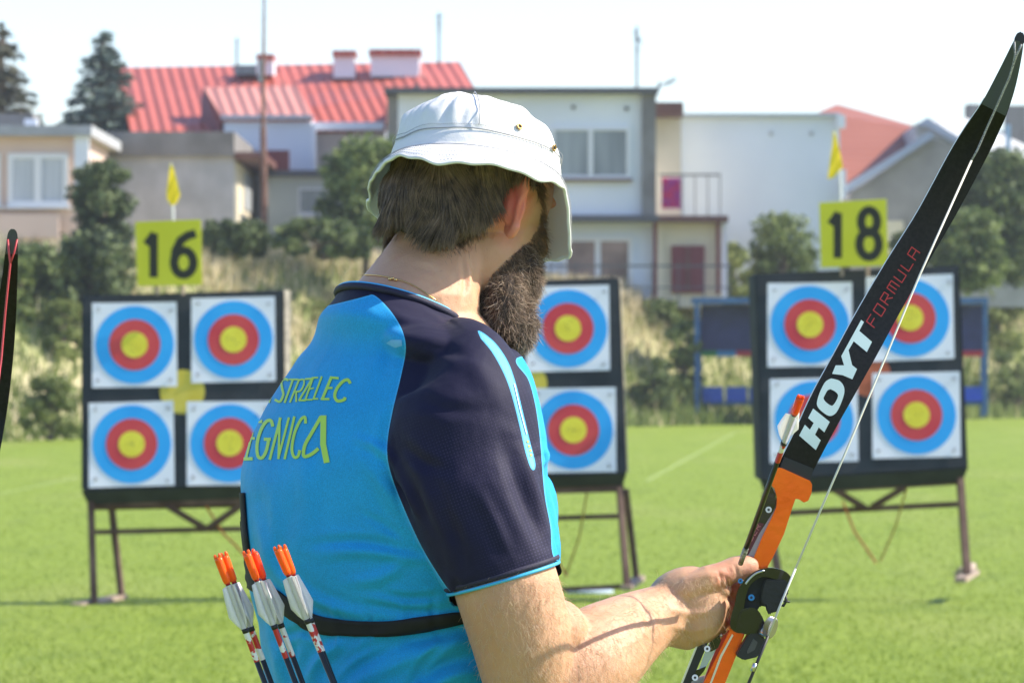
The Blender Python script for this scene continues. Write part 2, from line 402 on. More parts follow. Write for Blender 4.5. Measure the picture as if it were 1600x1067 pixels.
broad('tree', 1112, 372, 1180, 480, 121, m_leafY, 'small yellow green tree beside the white house corner', 'tree', 'trees by the right hand houses', 35, 90, .085)
broad('tree', 1470, 240, 1640, 440, 124, m_leafD, 'big dark green tree at the right edge under the bow limb', 'tree', 'trees by the right hand houses', 130, 130, .095)
broad('tree', 1440, 330, 1575, 450, 119, m_leafM, 'lighter green bushy tree right of sign 18, before the big dark tree', 'tree', 'trees by the right hand houses', 80, 130, .085)
broad('tree', 1385, 360, 1450, 430, 121, m_leafD, 'small dark bush directly behind sign 18', 'tree', 'trees by the right hand houses', 25, 90, .085)
k = 0
for (x0, y0, x1, y1, mm, lb) in ((985, 468, 1075, 560, m_leafM, 'green bush on the bank just right of butt seventeen'),
        (1030, 500, 1100, 640, m_leafM, 'tall green bush on the bank left of the blue team shelter'), (980, 560, 1060, 655, m_leafD, 'dark low bush at the field edge beside butt seventeen'),
        (1120, 455, 1200, 520, m_leafY, 'yellowish bush on the bank above the blue team shelter'), (1500, 440, 1620, 560, m_leafY, 'pale bush on the bank right of butt eighteen'),
        (1540, 540, 1640, 650, m_leafM, 'green bush at the field edge right of the team shelter'), (30, 590, 125, 680, m_leafY, 'low pale bush at the field edge left of the leftmost butt'),
        (60, 470, 140, 560, m_leafY, 'pale bush on the bank left of butt sixteen'), (455, 470, 560, 560, m_leafY, 'pale bush on the bank behind the left shoulder'),
        (330, 400, 400, 455, m_leafY, 'small pale bush on the bank right of sign 16'), (1180, 560, 1300, 652, m_leafM, 'green bush behind the blue team shelter')):
    Yb = edge_Y((((x0+x1)/2-800)/FPX)*110) + (650-y1)*.05 + (4.5 if 1030 < x0 < 1560 else 1.8)
    broad('bush', x0, y0, x1, y1, Yb, mm, lb, 'bush', 'bushes on the bank', 30, 90, .07); k += 1

# ------------------------------------------------------------------ houses
m_white = mat('white_render', (.80, .82, .86), .85, (.72, .75, .80), .6, bump=.01, bscale=20)
m_pale = mat('pale_render', (.72, .77, .85), .85, (.66, .71, .79), .5, bump=.01, bscale=20)
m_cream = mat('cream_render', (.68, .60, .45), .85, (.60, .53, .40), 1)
m_pink = mat('pink_render', (.72, .54, .44), .85, (.68, .50, .41), 1)
m_grey = mat('grey_render', (.32, .33, .34), .9, (.42, .43, .45), 1.5, bump=.02, bscale=10)
m_dgrey = mat('dark_concrete', (.17, .16, .15), .9, (.24, .23, .22), 1.5)
m_trim = mat('roof_edge', (.10, .10, .11), .7)
m_frame = mat('window_frame', (.75, .75, .76), .5)
m_brown = mat('brown_wood', (.12, .05, .04), .6, (.16, .07, .05), 5)
m_maroon = mat('maroon_paint', (.16, .025, .03), .5)
m_glass = mat('window_glass', (.16, .19, .21), .12, (.30, .34, .36), .8, spec=.6, stretch=(3, 1, .3))
m_glassR = mat('painted_reflection_glass', (.12, .07, .06), .15, (.30, .20, .18), 1.2, spec=.6)  # reddish reflections painted into the glass colour
m_curt = mat('curtained_glass', (.42, .45, .48), .3, (.55, .57, .60), 1.5, stretch=(8, 1, .2))
m_galv = mat('galvanised', (.45, .48, .52), .4, metal=.3)
def roof_mat(name, c1_, c2_, scale, ang=0, axis='X', depth=.05):
    m = bpy.data.materials.new(name); n_, l_, p_ = nodes_of(m); p_.inputs['Roughness'].default_value = .55
    t_ = n_.new('ShaderNodeTexCoord'); w_ = n_.new('ShaderNodeTexWave'); w_.bands_direction = axis; w_.inputs['Scale'].default_value = scale
    mp = n_.new('ShaderNodeMapping'); mp.inputs['Rotation'].default_value = (0, ang, 0); l_.new(t_.outputs['Object'], mp.inputs[0])
    l_.new(mp.outputs[0], w_.inputs[0]); mx = n_.new('ShaderNodeMix'); mx.data_type = 'RGBA'
    mx.inputs[6].default_value = c1_; mx.inputs[7].default_value = c2_
    nn = n_.new('ShaderNodeTexNoise'); nn.inputs['Scale'].default_value = .8; l_.new(t_.outputs['Object'], nn.inputs[0])
    mt = n_.new('ShaderNodeMath'); mt.operation = 'MULTIPLY_ADD'; mt.inputs[1].default_value = .28; l_.new(w_.outputs[1], mt.inputs[0])
    m2 = n_.new('ShaderNodeMath'); m2.operation = 'MULTIPLY'; m2.inputs[1].default_value = .6; l_.new(nn.outputs[0], m2.inputs[0]); l_.new(m2.outputs[0], mt.inputs[2])
    l_.new(mt.outputs[0], mx.inputs[0]); l_.new(mx.outputs[2], p_.inputs['Base Color'])
    b_ = n_.new('ShaderNodeBump'); b_.inputs['Distance'].default_value = depth; l_.new(w_.outputs[1], b_.inputs['Height']); l_.new(b_.outputs[0], p_.inputs['Normal'])
    return m
m_redroof = roof_mat('red_metal_roof', (.34, .065, .042, 1), (.54, .135, .095, 1), 1.1, .46)
m_redroof2 = roof_mat('faded_metal_roof', (.45, .17, .14, 1), (.58, .27, .22, 1), 1.1, .46)
m_tile = roof_mat('clay_tiles', (.26, .075, .042, 1), (.37, .13, .075, 1), 1.6, 0, 'Z', .08)
m_corr = roof_mat('pale_sheet_roof', (.42, .43, .44, 1), (.55, .56, .56, 1), 1.2, .5)

def wbox(name, r, Y, depth, m, parent):
    return MB().pbox(*r, Y, depth).build(name, m, parent)
def window(r, Y, parent, panes=2, frame=m_frame, glass=m_glass, fw=5, sill=True):
    x0, y0, x1, y1 = r; f = MB()
    f.pbox(x0, y0, x1, y0+fw, Y, .1).pbox(x0, y1-fw, x1, y1, Y, .1).pbox(x0, y0+fw, x0+fw, y1-fw, Y, .1).pbox(x1-fw, y0+fw, x1, y1-fw, Y, .1)
    for k in range(1, panes):
        xm = x0+(x1-x0)*k/panes; f.pbox(xm-fw*.7, y0+fw, xm+fw*.7, y1-fw, Y, .1)
    w = f.build('window', frame, parent)
    wbox('pane', (x0+fw, y0+fw, x1-fw, y1-fw), Y+.05, .03, glass, w)
    if sill: wbox('sill', (x0-4, y1, x1+4, y1+4), Y-.12, .2, frame if sill is True else sill, w)
    return w
def house(name, px, Y, label, cat='house'):
    a = at(px, 570, Y); return empty(name, (a.x, Y, 3.0), label, cat)

# pink house
h1 = house('house', 40, 108, 'pink plastered house with flat grey roof edge and big windows at the left edge')
wbox('wall', (-70, 212, 128, 480), 108, 7, m_pink, h1)
wbox('roof', (-75, 196, 143, 212), 107.6, 8.2, m_grey, h1)
window((12, 240, 106, 322), 107.9, h1, 2, m_frame, m_curt, 8)
window((-60, 240, 0, 322), 107.9, h1, 1, m_frame, m_curt, 8)
wbox('lit_corner', (116, 212, 139, 300), 107.75, .12, m_white, h1)  # white corner strip, paints in the sunlit right edge of the house
wbox('balcony_panel', (-60, 335, 92, 372), 107.7, .12, m_pink, h1)
wbox('chimney', (-20, 178, 52, 196), 110, 1.2, m_dgrey, h1)
wbox('dish', (38, 186, 58, 200), 109, .3, m_white, h1)
# grey building
h2 = house('house', 280, 116, 'grey rendered building with dark concrete roof band and sunlit cream end wall')
wbox('wall', (108, 244, 366, 470), 116, 9, m_grey, h2)
wbox('roof_band', (104, 206, 366, 244), 115.8, 9.2, m_dgrey, h2)
sw = MB(); a = at(366, 345, 116); sw.box((a.x, 116.2, 3), (a.x+.06, 124.8, at(0, 252, 116).z)); sw.build('lit_end_wall', m_cream, h2)  # cream tone paints in the sun on this grey building's end
wn2 = MB(); wn2.box((a.x+.06, 119, at(0, 320, 116).z), (a.x+.1, 122.5, at(0, 262, 116).z)); wn2.build('window', m_curt, h2)
pr = MB(); z0 = at(0, 249, 116).z; pr.box((a.x, 115.9, z0), (a.x+.75, 124.9, z0+.18)); pr.build('porch_roof', m_brown, h2)
# red roofed house
h3 = house('house', 450, 126, 'white house under a big red sheet metal roof with white chimneys')
def slope(pts, thick=(0, .3, -.25)): return MB().prism([at(x, y, Y) for x, y, Y in pts], thick)
wbox('wall', (215, 200, 600, 470), 126.2, 9, m_white, h3)
wbox('wall', (600, 150, 735, 470), 131, 5, m_white, h3)
slope([(180, 106, 134), (718, 97, 134), (746, 145, 128.5), (655, 145, 128.2), (606, 150, 127.6), (603, 190, 125.6), (485, 194, 125.6), (480, 208, 125), (205, 209, 125)]).build('roof', m_redroof, h3)
d = MB(); d.prism([at(318, 137, 127), at(462, 134, 127), at(488, 182, 124.3), (at(346, 182, 124.3))], (0, .1, -.15)); dr = d.build('dormer_roof', m_redroof2, h3)
MB().prism([at(316, 138, 127), at(345, 184, 124.3), at(345, 208, 124.4), at(312, 208, 126)], (.05, .2, 0)).build('dormer_side', m_maroon, h3)
wbox('dormer_wall', (350, 184, 486, 268), 124.4, 2, m_pale, h3)
wbox('gutter', (345, 180, 489, 186), 124.1, .25, m_galv, h3)
wbox('corner_trim', (485, 195, 493, 268), 124.3, .15, m_white, h3)
wbox('gutter', (488, 191, 600, 203), 125.2, .3, m_white, h3)
wbox('loggia', (493, 204, 602, 275), 126, .15, mat('beige_render', (.50, .46, .44), .9), h3)
wbox('terrace_roof', (408, 266, 560, 276), 122, 3.5, m_trim, h3)
wbox('terrace_wall', (412, 276, 560, 400), 122.2, 2.5, mat('greenish_render', (.55, .57, .52), .9, (.50, .52, .47), 1), h3)
window((466, 294, 515, 335), 122.1, h3, 1, m_frame, m_glass, 3)
sgn = wbox('balcony_rail', (411, 235, 452, 266), 122.4, .1, m_maroon, h3)
for nm, (x0, y0, x1, y1), cap in (('chimney', (521, 86, 554, 122), (519, 79, 556, 88)), ('chimney', (579, 84, 655, 120), (576, 77, 658, 87)), ('chimney', (401, 92, 427, 117), (400, 85, 428, 93))):
    ch = wbox(nm, (x0, y0, x1, y1), 131.5, 1.2, m_white, h3); wbox('chimney_cap', cap, 131.35, 1.5, m_redroof, ch)
wbox('skylight', (366, 102, 402, 117), 132, .5, m_glass, h3)
wbox('vent', (648, 131, 655, 146), 129, .3, m_dgrey, h3)
# white modern house
h4 = house('house', 830, 118, 'white flat roofed two storey house with a balcony and a pink cloth on it')
wbox('wall', (622, 145, 1003, 336), 118, 8, m_white, h4)
wbox('side_pier', (605, 150, 622, 470), 118.02, 7.8, m_dgrey, h4)
wbox('corner_pier', (1003, 145, 1025, 340), 117.8, .5, m_dgrey, h4)
wbox('roof', (600, 137, 1029, 146), 117.6, 8.6, m_trim, h4)
window((862, 199, 984, 279), 117.9, h4, 2, m_frame, m_glass, 5, m_brown)
window((660, 199, 780, 279), 117.9, h4, 2, m_frame, m_glass, 5, m_brown)
wbox('wall', (622, 345, 1022, 480), 118.4, 7, m_pale, h4)
wbox('ledge', (615, 336, 1030, 346), 117.5, 1.4, m_trim, h4)
window((880, 371, 988, 452), 118.3, h4, 2, m_frame, m_glassR, 6)
wbox('recessed_wall', (1025, 168, 1064, 338), 121, 4, m_cream, h4)
wbox('porch_roof', (1024, 160, 1068, 180), 119.5, 3, m_brown, h4)
wbox('ground_floor_room', (1024, 346, 1128, 480), 118.2, 5, m_cream, h4)
wbox('balcony_slab', (1022, 337, 1138, 347), 117.6, 4, m_brown, h4)
dd = wbox('door', (1049, 384, 1101, 458), 118.1, .1, m_maroon, h4); wbox('door_panel', (1073, 388, 1077, 455), 118.05, .05, m_brown, dd)
wbox('drainpipe', (1119, 347, 1125, 460), 118.0, .12, m_maroon, h4); wbox('drainpipe', (1021, 347, 1027, 470), 118.1, .12, m_maroon, h4)
wbox('corner_trim', (1128, 347, 1136, 470), 118.2, .3, m_white, h4); wbox('corner_trim', (1027, 347, 1036, 470), 118.1, .15, m_cream, h4)  # the outer white strip paints in the sunlit house corner
rl = MB()
for x in (1066, 1086, 1106, 1125): rl.pbox(x-.8, 274, x+.8, 337, 117.7, .04)
rl.pbox(1030, 272, 1126, 275, 117.7, .04).build('balcony_rail', m_trim, h4)
for x, y in ((896, 168), (979, 170)): wbox('vent', (x-3, y-3, x+3, y+3), 117.95, .1, m_trim, h4)
m_cloth = mat('pink_cloth', (.62, .03, .12), .8, (.35, .05, .30), 5)
ck = MB(); 
for i in range(12):
    xa = 1034+i*2.5; ck.add([at(xa, 278, 117.6+.05*(i % 2)), at(xa+2.5, 278, 117.6+.05*((i+1) % 2)), at(xa+2.5, 325+(i % 3), 117.6+.05*((i+1) % 2)), at(xa, 325+(i % 3), 117.6+.05*(i % 2))], [(0, 1, 2, 3)])
tag(ck.build('cloth', m_cloth), 'bright pink patterned cloth hanging over the balcony rail', 'cloth')
# garden fence in front of the white house
fe = empty('garden_fence', at(1000, 470, 115), 'thin dark garden fence rail before the white house', 'fence')
r_ = MB(); r_.pbox(855, 414, 1140, 417, 115, .04).pbox(855, 448, 1140, 450, 115, .04).build('rail', m_trim, fe)
for x in range(860, 1141, 40): MB().pbox(x-1, 408, x+1, 480, 115.05, .06).build('post', m_trim, fe)
# long pale wall
h5 = house('warehouse', 1190, 124, 'long pale blank walled building right of the white house', 'building')
wbox('wall', (1062, 182, 1312, 500), 124, 10, m_pale, h5); wbox('roof', (1058, 177, 1314, 183), 123.8, 10.4, m_galv, h5)
wbox('corner_trim', (1308, 180, 1321, 200), 123.7, .4, m_white, h5); wbox('corner_trim', (1313, 265, 1322, 310), 123.7, .4, m_white, h5)
for x in (1205, 1268): wbox('vent', (x-3, 206, x+3, 212), 123.95, .1, m_grey, h5)
# red tiled house
h6 = house('house', 1400, 134, 'house with an orange red tiled roof behind the pale warehouse')
slope([(1308, 163, 141), (1440, 200, 138), (1455, 206, 137), (1318, 300, 131), (1280, 175, 138)]).build('roof', m_tile, h6)
wbox('wall', (1300, 300, 1460, 480), 134, 5, m_grey, h6)
# grey gabled building
h7 = house('barn', 1430, 128, 'grey gabled building with a blue grey roof edge behind sign 18', 'building')
MB().prism([at(1330, 302, 128), at(1455, 216, 128), at(1500, 232, 128), at(1500, 480, 128), at(1330, 480, 128)], (0, 6, 0)).build('wall', mat('taupe_render', (.24, .225, .21), .9, (.31, .29, .27), 1.5), h7)
m_edge = mat('blue_grey_flashing', (.30, .34, .42), .6)
MB().prism([at(1322, 303, 127.5), at(1323, 289, 127.5), at(1455, 205, 127.5), at(1460, 214, 127.5)], (0, 1.2, 0)).build('roof_edge', m_edge, h7)
wbox('door', (1385, 345, 1412, 405), 127.9, .1, m_cream, h7)
h8 = house('barn', 1530, 133, 'building with a pale corrugated roof behind the bow limb', 'building')
MB().prism([at(1432, 195, 132), at(1450, 190, 132), at(1610, 285, 132), at(1610, 480, 132), at(1432, 480, 132)], (0, 6, 0)).build('wall', m_grey, h8)
MB().prism([at(1428, 196, 131.5), at(1450, 184, 131.5), at(1510, 222, 131.5), at(1505, 232, 131.5), at(1450, 197, 131.5)], (0, 1.0, 0)).build('roof_edge', m_edge, h8)
MB().prism([at(1452, 187, 131.8), at(1520, 185, 140), at(1640, 240, 140), at(1640, 300, 131.8)], (0, .2, -.15)).build('roof', m_corr, h8)
wbox('chimney', (1512, 163, 1532, 200), 139, 1, m_dgrey, h8); wbox('chimney', (1574, 165, 1604, 250), 139, 1, m_dgrey, h8)
wbox('drainpipe', (1572, 195, 1579, 300), 131, .15, mat('light_blue_paint', (.35, .50, .68), .6), h8)
# masts and aerials
def mast(x, y0, y1, Y, r, m, label, name='mast'):
    t = MB(); t.tube([at(x, y1, Y), at(x, y0, Y)], [r, r*.7], 8); o = t.build(name, m); o['label'] = label; o['category'] = name.replace('_', ' '); return o
m_rust = mat('rusty_steel', (.14, .06, .04), .8, (.22, .12, .09), 3)
mm_ = empty('mast', at(412, 392, 106), 'tall thin rusty mast rising in front of the red roofed house', 'mast')
t = MB(); t.tube([at(414, 395, 106), at(411, 200, 106)], [.085, .07], 8); t.tube([at(411, 200, 106), at(413, -20, 106)], [.05, .03], 8); t.build('pole', m_rust, mm_)
t = MB(); t.pbox(404, 92, 410, 130, 106.1, .1).build('bracket', m_galv, mm_)
def aerial(x, y0, y1, Y, label, arms):
    e = empty('aerial', at(x, y1, Y), label, 'aerial', 'television aerials on the roofs')
    MB().tube([at(x, y1, Y), at(x, y0, Y)], .032, 6).build('pole', m_trim, e)
    t = MB()
    for (a0, b0, a1, b1) in arms: t.tube([at(a0, b0, Y), at(a1, b1, Y)], .022, 5)
    t.build('arms', m_trim, e)
aerial(686, 20, 100, 131, 'thin television aerial on the red roof, left of the hat', [(680, 28, 692, 26), (681, 38, 691, 37), (682, 48, 690, 47)])
aerial(995, 42, 138, 121, 'thin television aerial on the white house roof, right of the hat', [(990, 50, 1003, 70), (990, 62, 1002, 60), (992, 80, 1000, 78)])
aerial(1030, 128, 140, 120, 'short slanted aerial arm at the roof corner of the white house', [(1022, 140, 1056, 122), (1040, 134, 1056, 126)])
aerial(370, 60, 105, 131, 'very thin aerial on the red roof beside the spruce', [(368, 66, 373, 66)])
# ------------------------------------------------------------------ shelter and target butts
m_blue = mat('blue_paint', (.03, .10, .26), .5, (.05, .15, .34), 4)
m_navyp = mat('navy_panel', (.008, .015, .09), .55, (.02, .03, .15), 2)
m_seat = mat('blue_plastic', (.01, .08, .42), .4)
sh = empty('team_shelter', ground_px(1310, 657), 'blue framed team shelter with navy panels and blue seats behind butt eighteen', 'shelter')
Ys = 114.0
for x in (1089, 1181, 1300, 1420, 1540): MB().pbox(x-3.5, 468, x+3.5, 658 if x != 1540 else 648, Ys, .12).build('post', m_blue, sh)
for x in (1094, 1535): MB().pbox(x-3, 500, x+3, 652, Ys+1.3, .12).build('post', m_blue, sh)
MB().pbox(1083, 465, 1544, 474, Ys-.05, 1.5).build('roof', m_blue, sh)
MB().pbox(1096, 476, 1536, 548, Ys+1.0, .06).build('panel', m_navyp, sh)
for x0, x1, c in ((1096, 1120, (.02, .20, .06)), (1120, 1150, (.03, .20, .45)), (1150, 1180, (.40, .02, .04)), (1180, 1300, (.02, .2, .06)), (1300, 1420, (.03, .2, .45)), (1420, 1536, (.45, .02, .03))):
    MB().pbox(x0, 548, x1, 557, Ys+.98, .05).build('stripe', mat('stripe_paint', c, .6), sh)
MB().pbox(1092, 628, 1540, 633, Ys+.5, .4).build('bench_frame', m_blue, sh)
for i in range(12):
    x = 1097 + i*37
    MB().pbox(x, 604, x+33, 628, Ys+.75, .06).pbox(x, 624, x+33, 629, Ys+.35, .4).build('seat', m_seat, sh, bevel=.02)

m_foam = mat('dark_foam', (.022, .028, .036), .9, (.035, .042, .052), 6, bump=.004, bscale=60)
m_foamS = mat('lit_foam_layers', (.20, .18, .15), .9, (.30, .27, .22), 1, stretch=(1, 1, 40))  # paler than the front: sunlight on the side put into its colour
m_paper = mat('target_paper', (.80, .81, .90), .7, (.76, .77, .87), 3)
m_tb = mat('target_blue', (.01, .34, .84), .6, (.02, .39, .88), 4)
m_tr = mat('target_red', (.56, .035, .05), .6, (.62, .06, .06), 4)
m_ty = mat('target_gold', (.74, .62, .03), .6, (.80, .70, .05), 10)
m_rustf = mat('rusty_frame', (.07, .035, .028), .8, (.15, .09, .07), 6)
m_ink = mat('ink', (.03, .03, .04), .8)
m_hole = mat('worn_hole', (.10, .10, .06), .9)
m_wood = mat('weathered_wood', (.28, .20, .15), .9, (.38, .30, .24), 5)
m_ctr = {'y': mat('yellow_centre_spot', (.60, .47, .05), .8, (.66, .55, .10), 6), 'r': mat('orange_centre_spot', (.40, .09, .04), .8, (.50, .14, .07), 6)}
m_cordo = mat('orange_cord', (.60, .18, .06), .8); m_cordy = mat('ochre_cord', (.40, .30, .05), .8)
BL = math.radians(9)
def butt(corners, yb, papers, spot, label, dist, thick=.30, feet=None, side=None):
    # corners of the front face in the photograph; built upright, leaning back, at its true distance
    (xl, yt), (xr, yt2), (xr2, yb2), (xl2, yb1) = corners
    s = dist/FPX
    root = empty('target_butt', (((xl+xr)/2-800)*s, dist, 0), label, 'target butt', 'foam target butts on the field')
    def P(x, y, d=0):      # point on the leaning front plane (d = behind it)
        z = CAMZ + (570-y)*s; back = (z - (CAMZ + (570-yb1)*s))*math.tan(BL)
        Y = dist + back; v = at(x, y, Y); return v + Vector((0, d, -d*math.tan(BL)*.3))
    c = [P(xl2, yb1), P(xr2, yb2), P(xr, yt2), P(xl, yt)]
    m = MB(); m.add(c + [v + Vector((side if side else .0, thick, .0)) for v in c], [(0, 1, 2, 3), (4, 7, 6, 5), (0, 4, 5, 1), (2, 6, 7, 3), (1, 5, 6, 2), (0, 3, 7, 4)])
    # bevelled lower lip
    lo = [P(xl2, yb1), P(xr2, yb2), P(xr2-6, yb2+yb), P(xl2+9, yb1+yb)]
    m.add(lo[:2] + [lo[2]+Vector((0, .1, 0)), lo[3]+Vector((0, .1, 0))] + [v + Vector((0, thick, 0)) for v in lo], [(0, 1, 2, 3), (4, 7, 6, 5), (3, 2, 6, 7), (0, 3, 7, 4), (1, 5, 6, 2)])
    o = m.build('foam_block', m_foam, root, bevel=.012)
    for x in (0,):
        q = [c[1], c[2]]; e = Vector((side if side else 0, thick, 0)); off = Vector((.004, 0, 0))
        MB().add([q[0]+off+e*.03, q[0]+e*.97+off, q[1]+e*.97+off, q[1]+off+e*.03], [(0, 1, 2, 3)]).build('lit_side_layers', m_foamS, root)
    nrm = (c[1]-c[0]).cross(c[3]-c[0]).normalized(); nrm = nrm if nrm.y < 0 else -nrm
    def disc(cx, cy, r, off, mm, parent, name, k=1.0, sk=0):
        ctr = P(cx, cy); R_ = r*s*k; ux = (c[1]-c[0]).normalized(); uz = nrm.cross(ux); uz = uz if uz.z > 0 else -uz
        return MB().prism([ctr + nrm*off + ux*math.cos(2*math.pi*i/64)*R_ + uz*math.sin(2*math.pi*i/64)*R_ for i in range(64)], -nrm*.0015).build(name, mm, parent)
    cx, cy, cr_, cm = spot
    disc(cx, cy, cr_, .003, m_ctr[cm], root, 'centre_spot')
    for (px0, py0, px1, py1, tilt) in papers:
        t_ = tilt
        w = (px1-px0); q = [P(px0, py1+t_), P(px1, py1-t_), P(px1-t_, py0-t_), P(px0+t_*0, py0+t_)]
        # paper with slightly curled corners
        g_ = 8; vs = []; fs = []
        for j in range(g_+1):
            for i in range(g_+1):
                u, v = i/g_, j/g_; b_ = (q[0]*(1-u)+q[1]*u)*(1-v) + (q[3]*(1-u)+q[2]*u)*v
                cu = max(abs(u-.5), abs(v-.5))*2; curl = .010*max(0, abs(u-.5)*2+abs(v-.5)*2-1.55)**1.2*(1+.5*math.sin(px0+i*3+j))
                vs.append(b_ + nrm*(.006+curl))
        for j in range(g_):
            for i in range(g_): k_ = j*(g_+1)+i; fs.append((k_, k_+1, k_+g_+2, k_+g_+1))
        pf = mesh_obj('target_face', vs, fs, [m_paper], root)
        mx, my = (px0+px1)/2, (py0+py1)/2
        disc(mx, my, 62, .0085, m_tb, pf, 'blue_ring'); disc(mx, my, 40.5, .0105, m_tr, pf, 'red_ring'); gd = disc(mx, my, 20.5, .0125, m_ty, pf, 'gold_ring')
        mk = MB()
        ux = (c[1]-c[0]).normalized(); uz = nrm.cross(ux); uz = uz if uz.z > 0 else -uz
        for sx in (-1, 1):
            for sy in (-1, 1):
                cc = P(mx+sx*(w/2-10), my-sy*((py1-py0)/2-11)) + nrm*.0125
                for a_ in range(3):
                    o_ = ux*random.uniform(-.008, .008) + uz*random.uniform(-.012, .012)
                    mk.bar(cc+o_-ux*.010, cc+o_+ux*.010+uz*random.uniform(-.006, .01), .005, .003)
        mk.build('pin', m_ink, pf)
        hl = MB()
        for _ in range(9):
            a_ = random.uniform(0, 6.28); r_ = abs(random.gauss(0, 14))*s; cc = P(mx, my) + nrm*.0145 + ux*math.cos(a_)*r_ + uz*math.sin(a_)*r_
            hl.prism([cc + ux*math.cos(t)*.0035 + uz*math.sin(t)*.0035 for t in np.linspace(0, 5.5, 7)], -nrm*.001)
        hl.build('arrow_holes', m_hole, pf)
    return root, P
def stand(root, P, dist, top_y, bars, legs, feet, cords=()):
    def G(x, y, d=0): v = at(x, y, dist+d); return v
    fr = MB()
    for (x0, y0, d0, x1, y1, d1, w) in bars: fr.bar(G(x0, y0, d0), G(x1, y1, d1), w)
    fr.build('frame', m_rustf, root)
    for (x0, y0, d0, x1, y1, d1, w) in legs: MB().bar(G(x0, y0, d0), G(x1, y1, d1), w).build('leg', m_rustf, root)
    for (x0, y0, d0, x1, y1, d1) in feet: MB().bar(G(x0, y0, d0), G(x1, y1, d1), .07, .03).build('foot_plank', m_wood, root)
    for pts, mm in cords: MB().tube([G(x, y, .25) for x, y in pts], .007, 6).build('cord', mm, root)
def sag(a, b, c): return cr([a, b, c], 8)
D16 = 28.5
b16, P16 = butt(((127, 462), (443, 453), (445, 757), (127, 768)), 22,
    [(144, 473, 277, 605, 1), (299, 465, 431, 597, 1.5), (139, 628, 273, 760, 2), (292, 627, 426, 758, .5)], (285, 612, 35, 'y'),
    'leftmost dark foam butt, its right edge hidden behind the blue shirt', D16, side=.025)
stand(b16, P16, D16, 780, [(138, 786, .12, 445, 779, .12, .05), (138, 792, .3, 445, 786, .3, .04), (150, 831, .3, 445, 824, .25, .032), (262, 790, .1, 322, 826, .25, .035), (378, 788, .1, 324, 826, .25, .035)],
    [(142, 782, .08, 147, 942, 0, .037), (174, 788, .3, 190, 932, .45, .035), (432, 782, .08, 430, 940, 0, .037), (400, 788, .3, 412, 928, .45, .035)],
    [(118, 946, -.12, 192, 931, .5), (400, 946, -.12, 442, 930, .5)], [([(322, 790), (348, 832), (378, 862), (392, 880)], m_cordo)])
D17 = 28.9
b17, P17 = butt(((655, 443), (967, 434), (979, 740), (664, 752)), 20,
    [(668, 460, 800, 592, 1), (822, 447, 953, 580, 1.5), (674, 618, 806, 750, 1), (829, 606, 963, 738, 1)], (823, 600, 32, 'y'),
    'square dark foam butt partly hidden behind the bearded man', D17, side=.015)
stand(b17, P17, D17, 765, [(672, 770, .12, 975, 762, .12, .05), (700, 814, .3, 968, 806, .3, .032), (780, 925, .0, 985, 915, .0, .03), (790, 770, .1, 850, 805, .3, .035)],
    [(968, 762, .08, 980, 918, -.05, .037), (978, 765, .1, 995, 908, .4, .035), (676, 772, .08, 680, 926, 0, .037), (700, 772, .3, 712, 914, .4, .035)],
    [(978, 918, -.1, 1000, 902, .5), (660, 928, -.1, 716, 912, .5)], [([(918, 765), (905, 840), (884, 898)], m_cordy), ([(868, 870), (886, 900)], m_cordo)])
D18 = 28.9
b18, P18 = butt(((1180, 428), (1498, 415), (1512, 732), (1190, 750)), 24,
    [(1199, 442, 1332, 573, 1), (1353, 431, 1491, 563, 2.5), (1203, 591, 1341, 722, 1.5), (1363, 582, 1501, 715, 1.5)], (1358, 586, 34, 'r'),
    'rightmost dark foam butt, crossed by the bow limb, with an orange centre spot', D18, side=-.03)
stand(b18, P18, D18, 770, [(1210, 768, .12, 1505, 750, .12, .05), (1230, 801, .3, 1502, 787, .25, .035), (1305, 765, .1, 1352, 794, .25, .035), (1412, 762, .1, 1364, 791, .25, .035)],
    [(1500, 745, .08, 1511, 896, -.05, .042), (1196, 770, .1, 1218, 912, .0, .037)], [(1500, 906, -.3, 1522, 893, .4), (1200, 918, -.2, 1224, 900, .4)],
    [([(1317, 783), (1335, 830), (1369, 879)], m_cordo), ([(1417, 760), (1400, 820), (1375, 878)], m_cordy)])
MB().tube([ground_px(1502, 900)+Vector((0, 0, .01)), ground_px(1520, 896)+Vector((0, 0, .05))], [.05, .03], 8).build('foot_cap', m_wood, b18)

